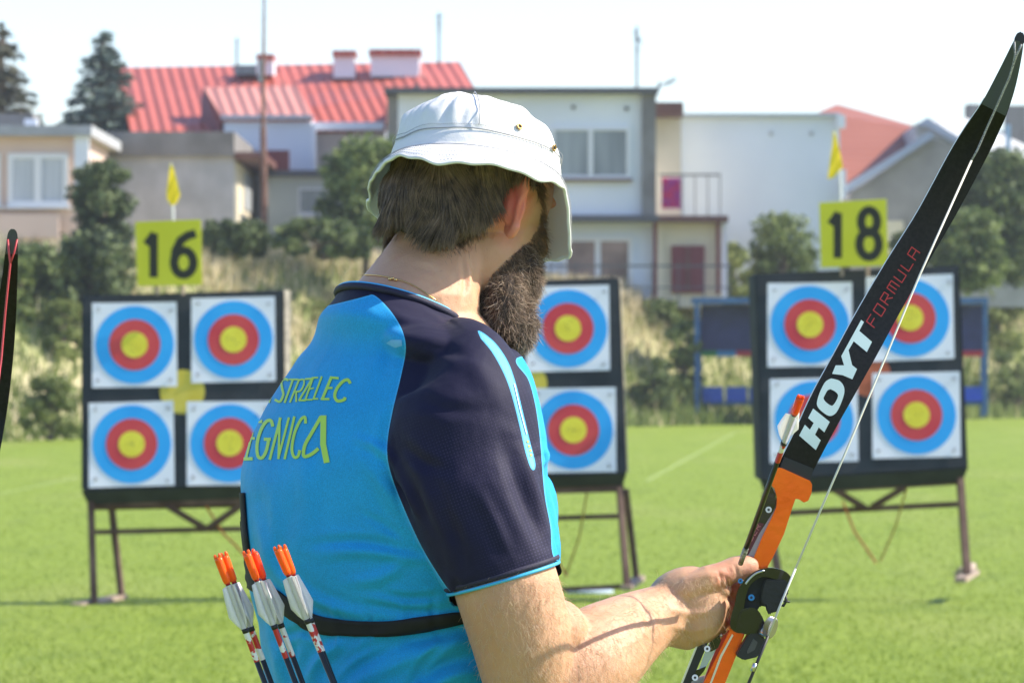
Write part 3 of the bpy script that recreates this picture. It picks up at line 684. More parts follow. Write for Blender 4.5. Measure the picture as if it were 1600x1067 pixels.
# number boards
m_board = mat('lime_board', (.66, .62, .015), .5, (.70, .66, .03), 3)
m_digit = mat('black_vinyl', (.014, .014, .006), .5)
m_flag = mat('yellow_flag', (.90, .66, .02), .7, (.95, .72, .04), 4, trans=.35)
m_pole = mat('white_rod', (.70, .70, .70), .5)
def arc(cx, cy, rx, ry, a0, a1, k=18): return [(cx+rx*math.cos(math.radians(a0+(a1-a0)*i/k)), cy-ry*math.sin(math.radians(a0+(a1-a0)*i/k))) for i in range(k+1)]
ONE = ([(.24, .26), (.50, .08), (.50, .98)], False)
SIX = [arc(.5, .69, .30, .25, 0, 360, 26), [(.82, .10), (.62, .14), (.40, .24), (.25, .45), (.20, .69)]]
EIGHT = [arc(.5, .28, .24, .22, 0, 360, 24), arc(.5, .72, .29, .25, 0, 360, 26)]
def board(corners, dist, glyphs, label, wstroke):
    tl, tr, br, bl = corners
    root = empty('number_board', at((bl[0]+br[0])/2, (bl[1]+br[1])/2, dist), label, 'number sign', 'yellow number boards on the butts')
    pts = [at(*q, dist) for q in (bl, br, tr, tl)]
    MB().prism(pts, (0, .012, 0)).build('panel', m_board, root, bevel=.002)
    MB().tube([at((bl[0]+br[0])/2-20, bl[1]+14, dist+.03), at((tl[0]+tr[0])/2-20, tl[1]+30, dist+.03)], .012, 8).build('stake', m_wood, root)
    MB().tube([at((bl[0]+br[0])/2+20, bl[1]+14, dist+.03), at((tl[0]+tr[0])/2+20, tl[1]+30, dist+.03)], .012, 8).build('stake', m_wood, root)
    for (gx0, gy0, gx1, gy1), strokes in glyphs:
        mb = MB(); k_ = 0
        for st in strokes:
            path = [(gx0+(gx1-gx0)*x, gy0+(gy1-gy0)*y) for x, y in st]
            for pl in stroke_polys(path, wstroke):
                k_ += 1; mb.prism([at(x, y, dist-.003-k_*.00004) for x, y in pl], (0, .003, 0))
        mb.build('digit', m_digit, root)
    return root
board(((211, 347), (314, 343), (316, 445), (215, 447)), 28.62, [((222, 362, 258, 432), [ONE[0]]), ((262, 358, 312, 434), SIX)], 'lime yellow board reading 16, standing on the leftmost butt', 13)
board(((1280, 317), (1385, 311), (1388, 415), (1283, 418)), 28.98, [((1291, 330, 1327, 402), [ONE[0]]), ((1332, 324, 1384, 404), EIGHT)], 'lime yellow board reading 18, standing on the rightmost butt beside the bow limb', 13)
def pennant(pole, outline, dist, label):
    root = empty('wind_flag', at(*pole[0], dist), label, 'flag', 'yellow wind flags on the butts')
    MB().tube([at(*q, dist+.03) for q in pole], .008, 8).build('pole', m_pole, root)
    V_, F_ = cut_poly(outline, 6); vs = [at(x, y, dist+.010*math.sin((x+y*.4)*.25)) for x, y in V_]
    mesh_obj('pennant', vs, F_, [m_flag], root)
pennant([(271, 350), (269, 300), (267, 256)], [(266, 255), (271, 262), (277, 285), (282, 305), (276, 318), (268, 322), (261, 312), (260, 300), (263, 280)], 28.7, 'yellow wind flag on a white rod before the grey building, at the left')
pennant([(1314, 320), (1312, 265), (1304, 206)], [(1302, 204), (1306, 210), (1314, 245), (1317, 262), (1310, 268), (1303, 278), (1293, 280), (1296, 255), (1300, 230)], 29.05, 'yellow wind flag at the end of the long pale wall, beside the bow limb')
# white disc lying in the grass
a = ground_px(922, 926); MB().tube([a, a + Vector((0, 0, .015))], .155, 32).build('marker_disc', mat('pale_plastic', (.55, .66, .75), .5))
tag(bpy.data.objects['marker_disc'], 'flat pale blue disc lying on the grass below butt seventeen', 'marker')
# ------------------------------------------------------------------ the archer
YP = 5.08; SC = YP/FPX                      # metres per picture pixel at the archer
def pp(x, y, d=0.0): v = at(x, y, YP+d); return v
def vx(dx, dy, dd=0): return Vector((dx*SC, dd, -dy*SC))
def voxel(mb, name, size, smooth=6, fac=.5):
    o = mb.build(name, None, mats=[])
    r = o.modifiers.new('r', 'REMESH'); r.mode = 'VOXEL'; r.voxel_size = size
    s = o.modifiers.new('s', 'SMOOTH'); s.iterations = smooth; s.factor = fac
    bpy.context.view_layer.update(); dg = bpy.context.evaluated_depsgraph_get()
    me = bpy.data.meshes.new_from_object(o.evaluated_get(dg)); old = o.data; o.modifiers.clear(); o.data = me; me.name = name
    bpy.data.meshes.remove(old); me.shade_smooth(); return o
def get_co(me): a = np.empty(len(me.vertices)*3); me.vertices.foreach_get('co', a); return a.reshape(-1, 3)
def get_no(me): a = np.empty(len(me.vertices)*3); me.vertices.foreach_get('normal', a); return a.reshape(-1, 3)
def set_co(me, a): me.vertices.foreach_set('co', a.reshape(-1)); me.update()
def to_px(co): return np.stack([800 + co[:, 0]/co[:, 1]*FPX, 570 - (co[:, 2]-CAMZ)/co[:, 1]*FPX], axis=1)
def dist_poly(P, path, closed=False):      # distance of points to a polyline, and parameter
    path = np.array(path, float)
    if closed: path = np.vstack([path, path[:1]])
    best = np.full(len(P), 1e9); par = np.zeros(len(P)); L = 0
    tot = np.sum(np.linalg.norm(np.diff(path, axis=0), axis=1))
    for a, b in zip(path[:-1], path[1:]):
        d = b-a; ll = max(np.dot(d, d), 1e-9); t = np.clip(((P-a) @ d)/ll, 0, 1); dd = np.linalg.norm(P-(a+t[:, None]*d), axis=1)
        m = dd < best; best[m] = dd[m]; par[m] = (L + t[m]*math.sqrt(ll))/tot; L += math.sqrt(ll)
    return best, par
def inside(P, poly):
    poly = np.array(poly, float); r = np.zeros(len(P), bool); j = len(poly)-1
    for i in range(len(poly)):
        xi, yi = poly[i]; xj, yj = poly[j]
        c = ((yi > P[:, 1]) != (yj > P[:, 1])) & (P[:, 0] < (xj-xi)*(P[:, 1]-yi)/((yj-yi) or 1e-9)+xi); r ^= c; j = i
    return r
def crease(o, folds):                      # (path px, depth m, width px): folds pressed into the cloth facing the camera side
    me = o.data; co = get_co(me); no = get_no(me); px = to_px(co); near = np.clip((-no[:, 1]+.25)/.5, 0, 1)
    for path, dep, wd in folds:
        path = cr(path, 16); d, t = dist_poly(px, path); env = np.sin(np.pi*np.clip(t, .04, .96))**.7
        prof = np.exp(-(d/wd)**2) - .45*np.exp(-((d-wd*1.9)/wd)**2)
        co += no*(prof*env*near*dep)[:, None]
    set_co(me, co)

PERSON = empty('person', pp(650, 0, 0).xy.to_3d(), 'bearded man in white bucket hat and blue and navy shirt looking down at his bow', 'person')
PERSON.location = (pp(650, 0).x, YP, 0)
az = math.radians(40); pit = math.radians(20)
HF = Vector((math.cos(az)*math.cos(pit), math.sin(az)*math.cos(pit), -math.sin(pit))); HR = Vector((math.sin(az), -math.cos(az), 0)); HU = HR.cross(HF)
H0 = pp(742, 300, .056)
def hd(f, r, u): return H0 + HF*f + HR*r + HU*u

# ---- skin: one continuous body
b = MB()
b.ell(hd(-.004, 0, .012), (HF*.098, HR*.078, HU*.088), 28, 18)         # skull
b.ell(hd(.034, 0, -.045), (HF*.062, HR*.062, HU*.085), 24, 16)          # face
b.ell(hd(.046, 0, -.088), (HF*.046, HR*.040, HU*.034), 20, 12)           # chin and jaw
b.ell(hd(.024, .038, -.070), (HF*.045, HR*.026, HU*.045), 20, 14); b.ell(hd(.024, -.038, -.070), (HF*.045, HR*.026, HU*.045), 20, 14)
b.ell(hd(.060, .034, -.028), (HF*.026, HR*.022, HU*.020), 14, 10); b.ell(hd(.060, -.034, -.028), (HF*.026, HR*.022, HU*.020), 14, 10)
b.capsule([hd(.090, 0, .002), hd(.108, 0, -.028)], [.009, .013])        # nose
b.ell(hd(.100, .010, -.034), (HF*.010, HR*.009, HU*.007), 10, 8); b.ell(hd(.100, -.010, -.034), (HF*.010, HR*.009, HU*.007), 10, 8)
b.ell(hd(.090, 0, .022), (HF*.010, HR*.045, HU*.009), 16, 8)            # brow
b.capsule([hd(.088, -.02, -.060), hd(.094, 0, -.058), hd(.088, .02, -.060)], [.005, .007, .005]); b.capsule([hd(.085, -.018, -.069), hd(.091, 0, -.069), hd(.085, .018, -.069)], [.005, .007, .005])
# neck, with the nape and the muscles running down into the shoulders
def sec(x, y, H, k=.86, d=0, tx=0, ty=0): return (pp(x, y, d), vx(H, ty), Vector((0, -H*SC*k, vx(0, -tx).z)))
b.loft([sec(722, 300, 60, .86, .05), sec(710, 345, 78, .85, .045), sec(692, 385, 88, .84, .032), sec(675, 412, 92, .86, .02), sec(657, 438, 96, .90, .008), sec(644, 462, 106, .90), sec(636, 490, 114, .88), sec(645, 530, 140, .8), sec(645, 600, 150, .8)], 40)
# trunk under the shirt, hips and legs
b.loft([(pp(645, 560), vx(110, 0), Vector((0, -.12, 0))), (pp(640, 700), vx(170, 0), Vector((0, -.12, 0))), (pp(630, 950), vx(185, 0), Vector((0, -.12, 0))), (pp(640, 1200), vx(190, 0), Vector((0, -.14, 0)))], 32)
for dx, dd in ((60, -.10), (-40, .10)):
    b.capsule([pp(640+dx, 1220, dd), pp(650+dx, 1700, dd*1.1), pp(640+dx, 2150, dd*1.1), pp(640+dx, 2560, dd*1.1)], [.105, .075, .058, .045], 18)
    b.capsule([pp(640+dx, 2600, dd*1.1), pp(740+dx, 2640, dd*1.1+.05)], [.045, .035], 14)
# right arm (near the camera)
def limb(rows, n=24):                        # (x, y, depth, radius px)
    R = cr([(x, y, d, r) for x, y, d, r in rows], 6*len(rows))
    b.capsule([pp(x, y, d) for x, y, d, r in R], [r*SC for x, y, d, r in R], n)
limb([(728, 640, -.15, 70), (742, 760, -.175, 76), (786, 898, -.198, 79), (812, 985, -.198, 77), (828, 1062, -.188, 70), (838, 1100, -.175, 62)])
limb([(838, 1100, -.175, 66), (876, 1064, -.160, 78), (922, 1030, -.125, 78), (966, 998, -.085, 65), (1004, 974, -.05, 53), (1040, 958, -.03, 46)])
b.ell(pp(905, 1015, -.145), (vx(55, -22, .03), Vector((0, .05, 0)), vx(20, 38)), 20, 12)   # forearm muscle
b.ell(pp(868, 985, -.165), (vx(46, 24), vx(-22, 44), Vector((0, .045, 0))), 20, 12)
# palm and knuckles, back of the hand towards the camera
b.loft([(pp(1000, 968, -.045), vx(4, -44), Vector((0, .030, 0))), (pp(1040, 955, -.030), vx(6, -52), Vector((0, .026, 0))), (pp(1080, 955, -.018), vx(6, -61, 0), Vector((0, .024, 0))),
        (pp(1115, 950, -.008), vx(4, -52, .004), Vector((0, .022, 0))), (pp(1136, 948, .004), vx(2, -40, .006), Vector((0, .018, 0)))], 28)
b.ell(pp(1062, 915, -.026), (vx(48, -16), vx(8, 27), Vector((0, .024, 0))), 20, 12); b.ell(pp(1084, 948, -.024), (vx(52, -4), vx(4, 58), Vector((0, .026, 0))), 24, 14)
for x_, y_, d_ in ((1126, 921, -.020), (1124, 944, -.016), (1117, 967, -.012), (1103, 988, -.008)): b.ell(pp(x_, y_, d_), (vx(18, 0), vx(0, 14), Vector((0, .018, 0))), 14, 10)
def finger(rows): b.capsule([pp(x, y, d) for x, y, d, r in rows], [r*SC for x, y, d, r in rows], 14)
FING = [[(1118, 920, -.008, 15), (1150, 922, -.002, 14.5), (1172, 915, .026, 12), (1160, 905, .050, 11), (1142, 903, .058, 10)],
        [(1118, 943, -.004, 15), (1146, 946, .004, 14), (1166, 944, .034, 12), (1150, 936, .058, 11), (1128, 932, .060, 10)],
        [(1112, 967, -.002, 14), (1138, 970, .008, 13), (1152, 972, .036, 11.5), (1136, 966, .056, 10.5), (1116, 960, .056, 9.5)],
        [(1098, 988, 0, 13), (1120, 990, .012, 12), (1130, 992, .034, 10.5), (1116, 988, .050, 9.5), (1100, 982, .050, 9)]]
for f in FING: finger(f)
finger([(1036, 938, -.035, 21), (1074, 918, -.038, 23), (1106, 905, -.036, 22.5), (1130, 896, -.030, 19.5), (1148, 889, -.024, 20.5), (1164, 885, -.020, 19), (1171, 884, -.019, 16)])
# left arm, reaching round in front of him to the grip of the bow
limb([(560, 600, .17, 72), (600, 760, .22, 62), (668, 950, .26, 56), (720, 1090, .27, 54)])
limb([(720, 1090, .27, 52), (830, 1118, .22, 52), (960, 1105, .13, 42), (1040, 1110, .07, 36)])
b.loft([(pp(1040, 1112, .07), vx(2, -36), Vector((0, .02, 0))), (pp(1080, 1115, .05), vx(2, -48), Vector((0, .022, 0))), (pp(1108, 1112, .04), vx(2, -44), Vector((0, .02, 0)))], 20)
for i in range(4):
    y_ = 1080+i*24; finger([(1100, y_, .045, 14), (1128, y_, .035, 13), (1140, y_, .005, 12), (1124, y_, -.012, 11), (1108, y_, -.012, 10)])
finger([(1060, 1088, .06, 17), (1090, 1072, .03, 15), (1108, 1066, .008, 14), (1122, 1064, -.006, 12)])
# right ear
EA = (HF*-.22+HR*.97).normalized(); EU = (HU*.98 - HF*.17).normalized(); EO = EA.cross(EU)
E0 = hd(-.002, .073, -.016)
def er(a, u, o=0): return E0 + EA*a + EU*u + EO*o
rim = cr([(.010, .020, -.010), (.004, .030, -.006), (.014, .040, -.001), (.026, .034, 0), (.030, .014, 0), (.027, -.006, 0), (.022, -.020, 0), (.017, -.032, 0), (.008, -.037, 0), (0, -.030, 0)], 40)
b.capsule([er(*q) for q in rim], [.0042+.0012*(i > 28) for i in range(40)], 10)
b.loft([(er(.004, -.030, .001), EA*.006, EO*.003), (er(.008, -.02, .002), EA*.012, EO*.0035), (er(.012, 0, .002), EA*.019, EO*.004), (er(.013, .018, .002), EA*.018, EO*.0035), (er(.012, .032, .001), EA*.010, EO*.003)], 20)
b.ell(er(.006, -.002, .006), (EA*.012, EU*.024, EO*.009), 14, 10)
b.capsule([er(.020, -.014, -.004), er(.023, .004, -.005), er(.019, .020, -.004)], [.003, .003, .003], 8)
skin_o = voxel(b, 'body', .0021, 5, .55)
co = get_co(skin_o.data)
m_skin = bpy.data.materials.new('skin'); n, l, p = nodes_of(m_skin)
tc = n.new('ShaderNodeTexCoord')
def tn(scale, detail=3):
    t = n.new('ShaderNodeTexNoise'); t.inputs['Scale'].default_value = scale; t.inputs['Detail'].default_value = detail; l.new(tc.outputs['Object'], t.inputs[0]); return t.outputs[0]
cA = mixc(tn(14), (.55, .29, .165, 1), (.64, .365, .22, 1), .35, .65)
cB = mixc(tn(60, 2), cA, (.58, .29, .19, 1), .60, .90)
cC = mixc(tn(420, 2), cB, (.54, .28, .19, 1), .58, .9)
# redder knuckles, and light shining through the ear, both painted on the vertices
at_ = n.new('ShaderNodeAttribute'); at_.attribute_name = 'flush_and_glow'
mx = n.new('ShaderNodeMix'); mx.data_type = 'RGBA'; l.new(at_.outputs['Fac'], mx.inputs[0]); l.new(cC, mx.inputs[6]); mx.inputs[7].default_value = (.74, .17, .13, 1)
l.new(mx.outputs[2], p.inputs['Base Color'])
p.inputs['Roughness'].default_value = .52; p.inputs['Specular IOR Level'].default_value = .4
p.inputs['Subsurface Weight'].default_value = .28; p.inputs['Subsurface Radius'].default_value = (1, .32, .16); p.inputs['Subsurface Scale'].default_value = .012
bp = n.new('ShaderNodeBump'); bp.inputs['Distance'].default_value = .0006; bp.inputs['Strength'].default_value = .8; l.new(tn(650, 3), bp.inputs['Height'])
bp2 = n.new('ShaderNodeBump'); bp2.inputs['Distance'].default_value = .004; bp2.inputs['Strength'].default_value = .6; l.new(tn(38, 4), bp2.inputs['Height']); l.new(bp.outputs[0], bp2.inputs['Normal'])
l.new(bp2.outputs[0], p.inputs['Normal'])
skin_o.data.materials.append(m_skin)
crease(skin_o, [([(1128, 868+30), (1136, 905), (1140, 920)], -.0016, 3), ([(1121, 893), (1127, 903), (1130, 918)], -.0014, 2.6), ([(1146, 880), (1151, 892), (1152, 903)], -.0010, 2.5),
    ([(1045, 950), (1085, 958), (1125, 950)], .0014, 5), ([(1045, 975), (1080, 985), (1115, 978)], .0012, 5),
    ([(1000, 930), (1010, 965), (1022, 1005)], -.0018, 6), ([(985, 935), (995, 965), (1010, 1010)], -.001, 5),
    ([(838, 292), (818, 318), (808, 350)], -.003, 3.5), ([(735, 400), (742, 440), (745, 470)], -.0022, 4), ([(722, 405), (727, 440), (724, 470)], -.0018, 4), ([(640, 415), (680, 425), (700, 450)], -.0012, 5),
    ([(1072, 905), (1100, 898), (1130, 890)], .0012, 6)])
co = get_co(skin_o.data); fl = np.zeros(len(co))
ec = np.array(er(.012, 0, 0)); dE = np.linalg.norm((co-ec)/np.array([.036, .04, .05]), axis=1); fl = np.maximum(fl, np.clip(1.25-dE, 0, 1)*1.0)
for f in FING:
    kc = np.array(pp(f[1][0], f[1][1], f[1][2]-.01)); fl = np.maximum(fl, np.clip(1-np.linalg.norm(co-kc, axis=1)/.018, 0, 1)*.45)
kc = np.array(pp(1128, 900, -.04)); fl = np.maximum(fl, np.clip(1-np.linalg.norm(co-kc, axis=1)/.022, 0, 1)*.5)
kc = np.array(pp(1170, 885, -.02)); fl = np.maximum(fl, np.clip(1-np.linalg.norm(co-kc, axis=1)/.022, 0, 1)*.4)
a_ = skin_o.data.attributes.new('flush_and_glow', 'FLOAT', 'POINT'); a_.data.foreach_set('value', fl.astype(np.float32))
attach(skin_o, PERSON)
skin_bvh = bvh_of(skin_o)
# eyes
m_eye = mat('eye_white', (.75, .72, .70), .2); m_iris = mat('iris', (.08, .10, .08), .2)
for s_ in (-1, 1):
    ey = MB().ell(hd(.068, .031*s_, .002), (HF*.0115, HR*.0115, HU*.0115), 16, 12).build('eye', m_eye, PERSON, True)
    MB().ell(hd(.0775, .031*s_, -.001), (HF*.003, HR*.005, HU*.005), 12, 8).build('iris', m_iris, ey, True)

# ---- the shirt
q = MB()
ta = math.radians(30)
def tsec(y, xl, xr, k=1.35, d=0):
    H = (xr-xl)/2*SC; t_ = H/math.sqrt((k*math.sin(ta))**2+math.cos(ta)**2); w_ = k*t_
    return (pp((xl+xr)/2, y, d), Vector((math.cos(ta), math.sin(ta), 0))*t_, Vector((math.sin(ta), -math.cos(ta), 0))*w_)
secs = [(pp(630, 487, 0), vx(100, 29), Vector((0, -.083, .0185))), (pp(631, 493, 0), vx(105, 30), Vector((0, -.090, .0175))),
        (pp(635, 505, 0), vx(116, 31), Vector((.008, -.108, .014))), (pp(640, 524, 0), vx(142, 25), Vector((.02, -.135, .008)))]
secs += [tsec(548, 471, 806, 1.5), tsec(575, 451, 826, 1.55), tsec(610, 427, 838, 1.55), tsec(650, 404, 848, 1.5), tsec(700, 382, 855, 1.45), tsec(750, 374, 858, 1.25), tsec(800, 377, 868, 1.15), tsec(840, 378, 876, 1.1),
         tsec(870, 382, 876, 1.1), tsec(910, 388, 870, 1.1), tsec(950, 396, 862, 1.1), tsec(975, 403, 858, 1.1), tsec(1000, 405, 862, 1.12), tsec(1067, 412, 866, 1.15), tsec(1150, 414, 872, 1.2), tsec(1260, 410, 880), tsec(1300, 410, 880)]
SS = []
for j in range(3): SS.append(cr([tuple(s_[j]) for s_ in secs], 70))
q.loft([(SS[0][i], SS[1][i], SS[2][i]) for i in range(70)], 56)
# near (right) sleeve
R = cr([(668, 548, -.10, 62), (700, 575, -.135, 92), (716, 620, -.15, 108), (722, 665, -.155, 115), (727, 710, -.16, 117), (736, 760, -.175, 113), (751, 810, -.185, 104), (765, 850, -.192, 97), (777, 882, -.197, 92)], 40)
sv = []
for i, (x, y, d, r) in enumerate(R):
    a0 = R[max(i-1, 0)]; a1 = R[min(i+1, 39)]; tx_, ty_ = a1[0]-a0[0], a1[1]-a0[1]; L = math.hypot(tx_, ty_); tx_, ty_ = tx_/L, ty_/L
    f_ = min(1, max(0, (i-24)/15)); hx, hy = (162/169, -47/169)        # hem direction
    ux, uy = (-ty_*-1)*(1-f_)+hx*f_, (-tx_)*(1-f_)+hy*f_; L = math.hypot(ux, uy)
    sv.append((pp(x, y, d), vx(ux/L*r, uy/L*r), Vector((0, -r*SC*.92, 0))))
q.loft(sv, 44)
HEM = (pp(785, 898, -.198), vx(82, -24), Vector((0, -84*SC*.95, 0)))
q.loft([sv[-1], (HEM[0], HEM[1]*1.035, HEM[2]*1.035), (HEM[0]+vx(7, 24), HEM[1]*1.045, HEM[2]*1.045)], 44)
q.ell(pp(690, 548, -.10), (vx(95, 25), vx(-10, 40), Vector((0, .07, 0))), 24, 14)
# far (left) sleeve
q.capsule([pp(555, 585, .15), pp(585, 690, .20), pp(612, 800, .22)], [.060, .064, .062], 20)
# a fold of cloth standing off the chest
q.ell(pp(838, 805, .05), (vx(34, 14), vx(-10, 70), Vector((0, .05, 0))), 18, 12)
q.ell(pp(836, 712, .03), (vx(20, 4), vx(-4, 26), Vector((0, .04, 0))), 14, 10)
shirt = voxel(q, 'shirt', .0026, 7, .55)
ax_ = vx(47, 162).normalized(); bm = bmesh.new(); bm.from_mesh(shirt.data); kill = []
for v in bm.verts:
    dv = v.co - HEM[0]; t_ = dv.dot(ax_); rad = (dv - ax_*t_).length
    if t_ > .0012 and t_ < .024 and rad < 96*SC and v.co.y < YP-.186: kill.append(v)
bmesh.ops.delete(bm, geom=kill, context='VERTS'); bm.to_mesh(shirt.data); bm.free(); shirt.data.shade_smooth()
crease(shirt, [
    ([(560, 685), (600, 705), (630, 745), (650, 800)], .0045, 7), ([(600, 742), (625, 770), (640, 810)], -.004, 6), ([(568, 720), (600, 760), (640, 850)], .003, 10),
    ([(480, 850), (560, 845), (650, 862)], -.003, 7), ([(500, 868), (580, 862), (680, 880)], .0028, 8), ([(610, 640), (600, 690), (612, 740)], -.003, 7),
    ([(405, 800), (425, 880), (470, 930)], .004, 10), ([(392, 850), (405, 905), (440, 960)], -.003, 8), ([(420, 760), (430, 830), (420, 880)], .002, 9),
    ([(530, 1060), (600, 1010), (700, 985), (740, 975)], -.006, 10), ([(560, 1067), (640, 1030), (735, 995)], .005, 10), ([(480, 1067), (500, 1030), (540, 1000)], .006, 9),
    ([(620, 1080), (690, 1040), (750, 1020)], -.005, 9), ([(420, 960), (430, 1010), (450, 1070)], .005, 12), ([(460, 1000), (450, 1040), (455, 1080)], -.004, 8), ([(640, 1100), (700, 1060), (760, 1050)], .005, 10),
    ([(560, 940), (640, 955), (700, 950)], -.003, 7), ([(450, 905), (500, 940), (580, 965)], .0035, 8),
    ([(784, 690), (812, 760), (850, 850)], -.0034, 11), ([(760, 730), (790, 800), (830, 868)], .0026, 13), ([(808, 680), (834, 750), (858, 830)], .0030, 11), ([(745, 760), (775, 820), (800, 870)], .003, 10),
    ([(690, 790), (715, 840), (725, 890)], -.003, 9), ([(700, 560), (740, 570), (780, 620)], .002, 14), ([(640, 720), (665, 760), (690, 820)], .003, 10), ([(625, 690), (660, 720), (700, 735)], -.003, 9),
    ([(640, 540), (690, 545), (740, 560)], -.002, 9), ([(600, 520), (605, 560), (590, 600)], -.0015, 9), ([(470, 935), (478, 960), (490, 1000)], .0025, 5), ([(520, 940), (524, 975), (534, 1015)], .0022, 5), ([(575, 945), (578, 980), (570, 1020)], -.0025, 5), ([(630, 930), (628, 975), (615, 1020)], .0024, 5), ([(680, 925), (676, 960), (690, 1000)], -.0025, 5), ([(700, 900), (712, 930), (722, 960)], .0025, 5), ([(612, 700), (640, 760), (680, 830)], -.0025, 6), ([(640, 870), (600, 900), (540, 910)], .003, 9), ([(690, 930), (640, 935), (590, 925)], -.003, 6), ([(470, 700), (480, 780), (470, 850)], .002, 14), ([(560, 800), (600, 820), (640, 850)], -.002, 6), ([(430, 1000), (470, 985), (500, 1000)], -.003, 6), ([(620, 1000), (560, 1030), (520, 1067)], .004, 6), ([(700, 1000), (660, 1040), (640, 1080)], -.004, 6), ([(650, 620), (700, 640), (760, 640)], -.0018, 10), ([(845, 700), (852, 712), (846, 730)], .005, 6), ([(838, 745), (852, 790), (868, 840)], -.003, 6),
    ([(600, 480), (640, 500), (690, 510)], .0015, 7), ([(660, 470), (690, 492), (716, 512)], -.0015, 5)])
co = get_co(shirt.data); no = get_no(shirt.data)
nzv = np.array([noise.noise(Vector(c_*9)) + .5*noise.noise(Vector(c_*23)) for c_ in co]); co = co + no*(nzv*.0022)[:, None]; set_co(shirt.data, co)
px = to_px(co)
NAVY = [(470, 440), (470, 482), (495, 481), (519, 476), (540, 471), (560, 466), (575, 462), (584, 461), (600, 474), (617, 495), (630, 520), (634, 548), (626, 590), (614, 640), (606, 685), (606, 718), (616, 755), (634, 800), (652, 840), (668, 870), (690, 905), (704, 924), (720, 940), (900, 900), (866, 872), (860, 822), (852, 780), (848, 742),
        (845, 700), (841, 662), (835, 626), (825, 592), (807, 560), (860, 540), (740, 420), (600, 400)]
STRIPE = [(742, 512), (758, 520), (778, 538), (796, 566), (808, 600), (818, 640), (830, 690), (838, 722), (836, 735), (828, 732), (819, 705), (810, 665), (798, 618), (786, 585), (768, 552), (750, 530)]
STRIPE2 = [(805, 560), (822, 590), (840, 625), (856, 660), (866, 720), (850, 745), (843, 720), (838, 680), (828, 640), (815, 600)]
d1, _ = dist_poly(px, cr(NAVY, 260), True); i1 = inside(px, cr(NAVY, 260)); sd = np.where(i1, d1, -d1)
dep = (YP - .055 - co[:, 1])*1400; low = px[:, 1] > 640; sd = np.where(low & (px[:, 0] > 640), np.minimum(sd, np.maximum(dep, -30)), sd)
farside = (no[:, 1] > .35) & (px[:, 1] > 500); 
d2, _ = dist_poly(px, cr(STRIPE, 120), True); s2 = np.where(inside(px, cr(STRIPE, 120)), d2, -d2); s2 = np.where(co[:, 1] > YP-.01, -9, s2)
for nm, arr in (('seam', sd), ('stripe', s2)):
    A_ = shirt.data.attributes.new(nm, 'FLOAT', 'POINT'); A_.data.foreach_set('value', arr.astype(np.float32))
m_shirt = bpy.data.materials.new('sports_fabric'); n, l, p = nodes_of(m_shirt); tc = n.new('ShaderNodeTexCoord')
def math_(op, a, b=None, c=None):
    t = n.new('ShaderNodeMath'); t.operation = op
    for i, v in enumerate((a, b, c)):
        if v is None: continue
        if isinstance(v, (int, float)): t.inputs[i].default_value = v
        else: l.new(v, t.inputs[i])
    return t.outputs[0]
def mixf(fac, a, b):
    x = n.new('ShaderNodeMix'); x.data_type = 'RGBA'; l.new(fac, x.inputs[0])
    for s_, c_ in ((6, a), (7, b)):
        if isinstance(c_, tuple): x.inputs[s_].default_value = c_
        else: l.new(c_, x.inputs[s_])
    return x.outputs[2]
sa = n.new('ShaderNodeAttribute'); sa.attribute_name = 'seam'; sb = n.new('ShaderNodeAttribute'); sb.attribute_name = 'stripe'
navyf = math_('GREATER_THAN', sa.outputs['Fac'], 0); strf = math_('GREATER_THAN', sb.outputs['Fac'], 1.6)
pipe = math_('LESS_THAN', math_('ABSOLUTE', math_('ADD', sa.outputs['Fac'], 1.0)), 1.0)
blue = mixc(tn(16, 4), (.012, .31, .64, 1), (.016, .35, .70, 1))
# navy knit with small raised dots in rows
mp = n.new('ShaderNodeMapping'); mp.inputs['Rotation'].default_value = (0, .35, 0); mp.inputs['Scale'].default_value = (1, .01, 1); l.new(tc.outputs['Object'], mp.inputs[0])
vo = n.new('ShaderNodeTexVoronoi'); vo.inputs['Scale'].default_value = 290; vo.inputs['Randomness'].default_value = .12; l.new(mp.outputs[0], vo.inputs[0])
dots = math_('LESS_THAN', vo.outputs['Distance'], .26)
dmask = n.new('ShaderNodeMapRange'); dmask.inputs[1].default_value = .42; dmask.inputs[2].default_value = .62; l.new(tn(7, 2), dmask.inputs[0])
navy = mixf(math_('MULTIPLY', dots, dmask.outputs[0]), (.010, .009, .034, 1), (.034, .029, .072, 1))
base = mixf(navyf, blue, navy); base = mixf(pipe, base, (.06, .42, .75, 1)); base = mixf(strf, base, (.07, .36, .60, 1))
core = math_('GREATER_THAN', sb.outputs['Fac'], 3.4); base = mixf(math_('MULTIPLY', core, .35), base, (.30, .55, .70, 1))
gr = mixc(tn(800, 1), (.86, .86, .86, 1), (1.12, 1.12, 1.12, 1), .35, .65); mg = n.new('ShaderNodeMix'); mg.data_type = 'RGBA'; mg.blend_type = 'MULTIPLY'; mg.inputs[0].default_value = 1; l.new(base, mg.inputs[6]); l.new(gr, mg.inputs[7])
l.new(mg.outputs[2], p.inputs['Base Color']); p.inputs['Roughness'].default_value = .65; p.inputs['Specular IOR Level'].default_value = .2
p.inputs['Sheen Weight'].default_value = .06; p.inputs['Sheen Roughness'].default_value = .5
bp = n.new('ShaderNodeBump'); bp.inputs['Distance'].default_value = .0005; bp.inputs['Strength'].default_value = .6; l.new(tn(900, 2), bp.inputs['Height'])
bp2 = n.new('ShaderNodeBump'); bp2.inputs['Distance'].default_value = .006; bp2.inputs['Strength'].default_value = .55; l.new(tn(17, 3), bp2.inputs['Height']); l.new(bp.outputs[0], bp2.inputs['Normal'])
l.new(bp2.outputs[0], p.inputs['Normal'])
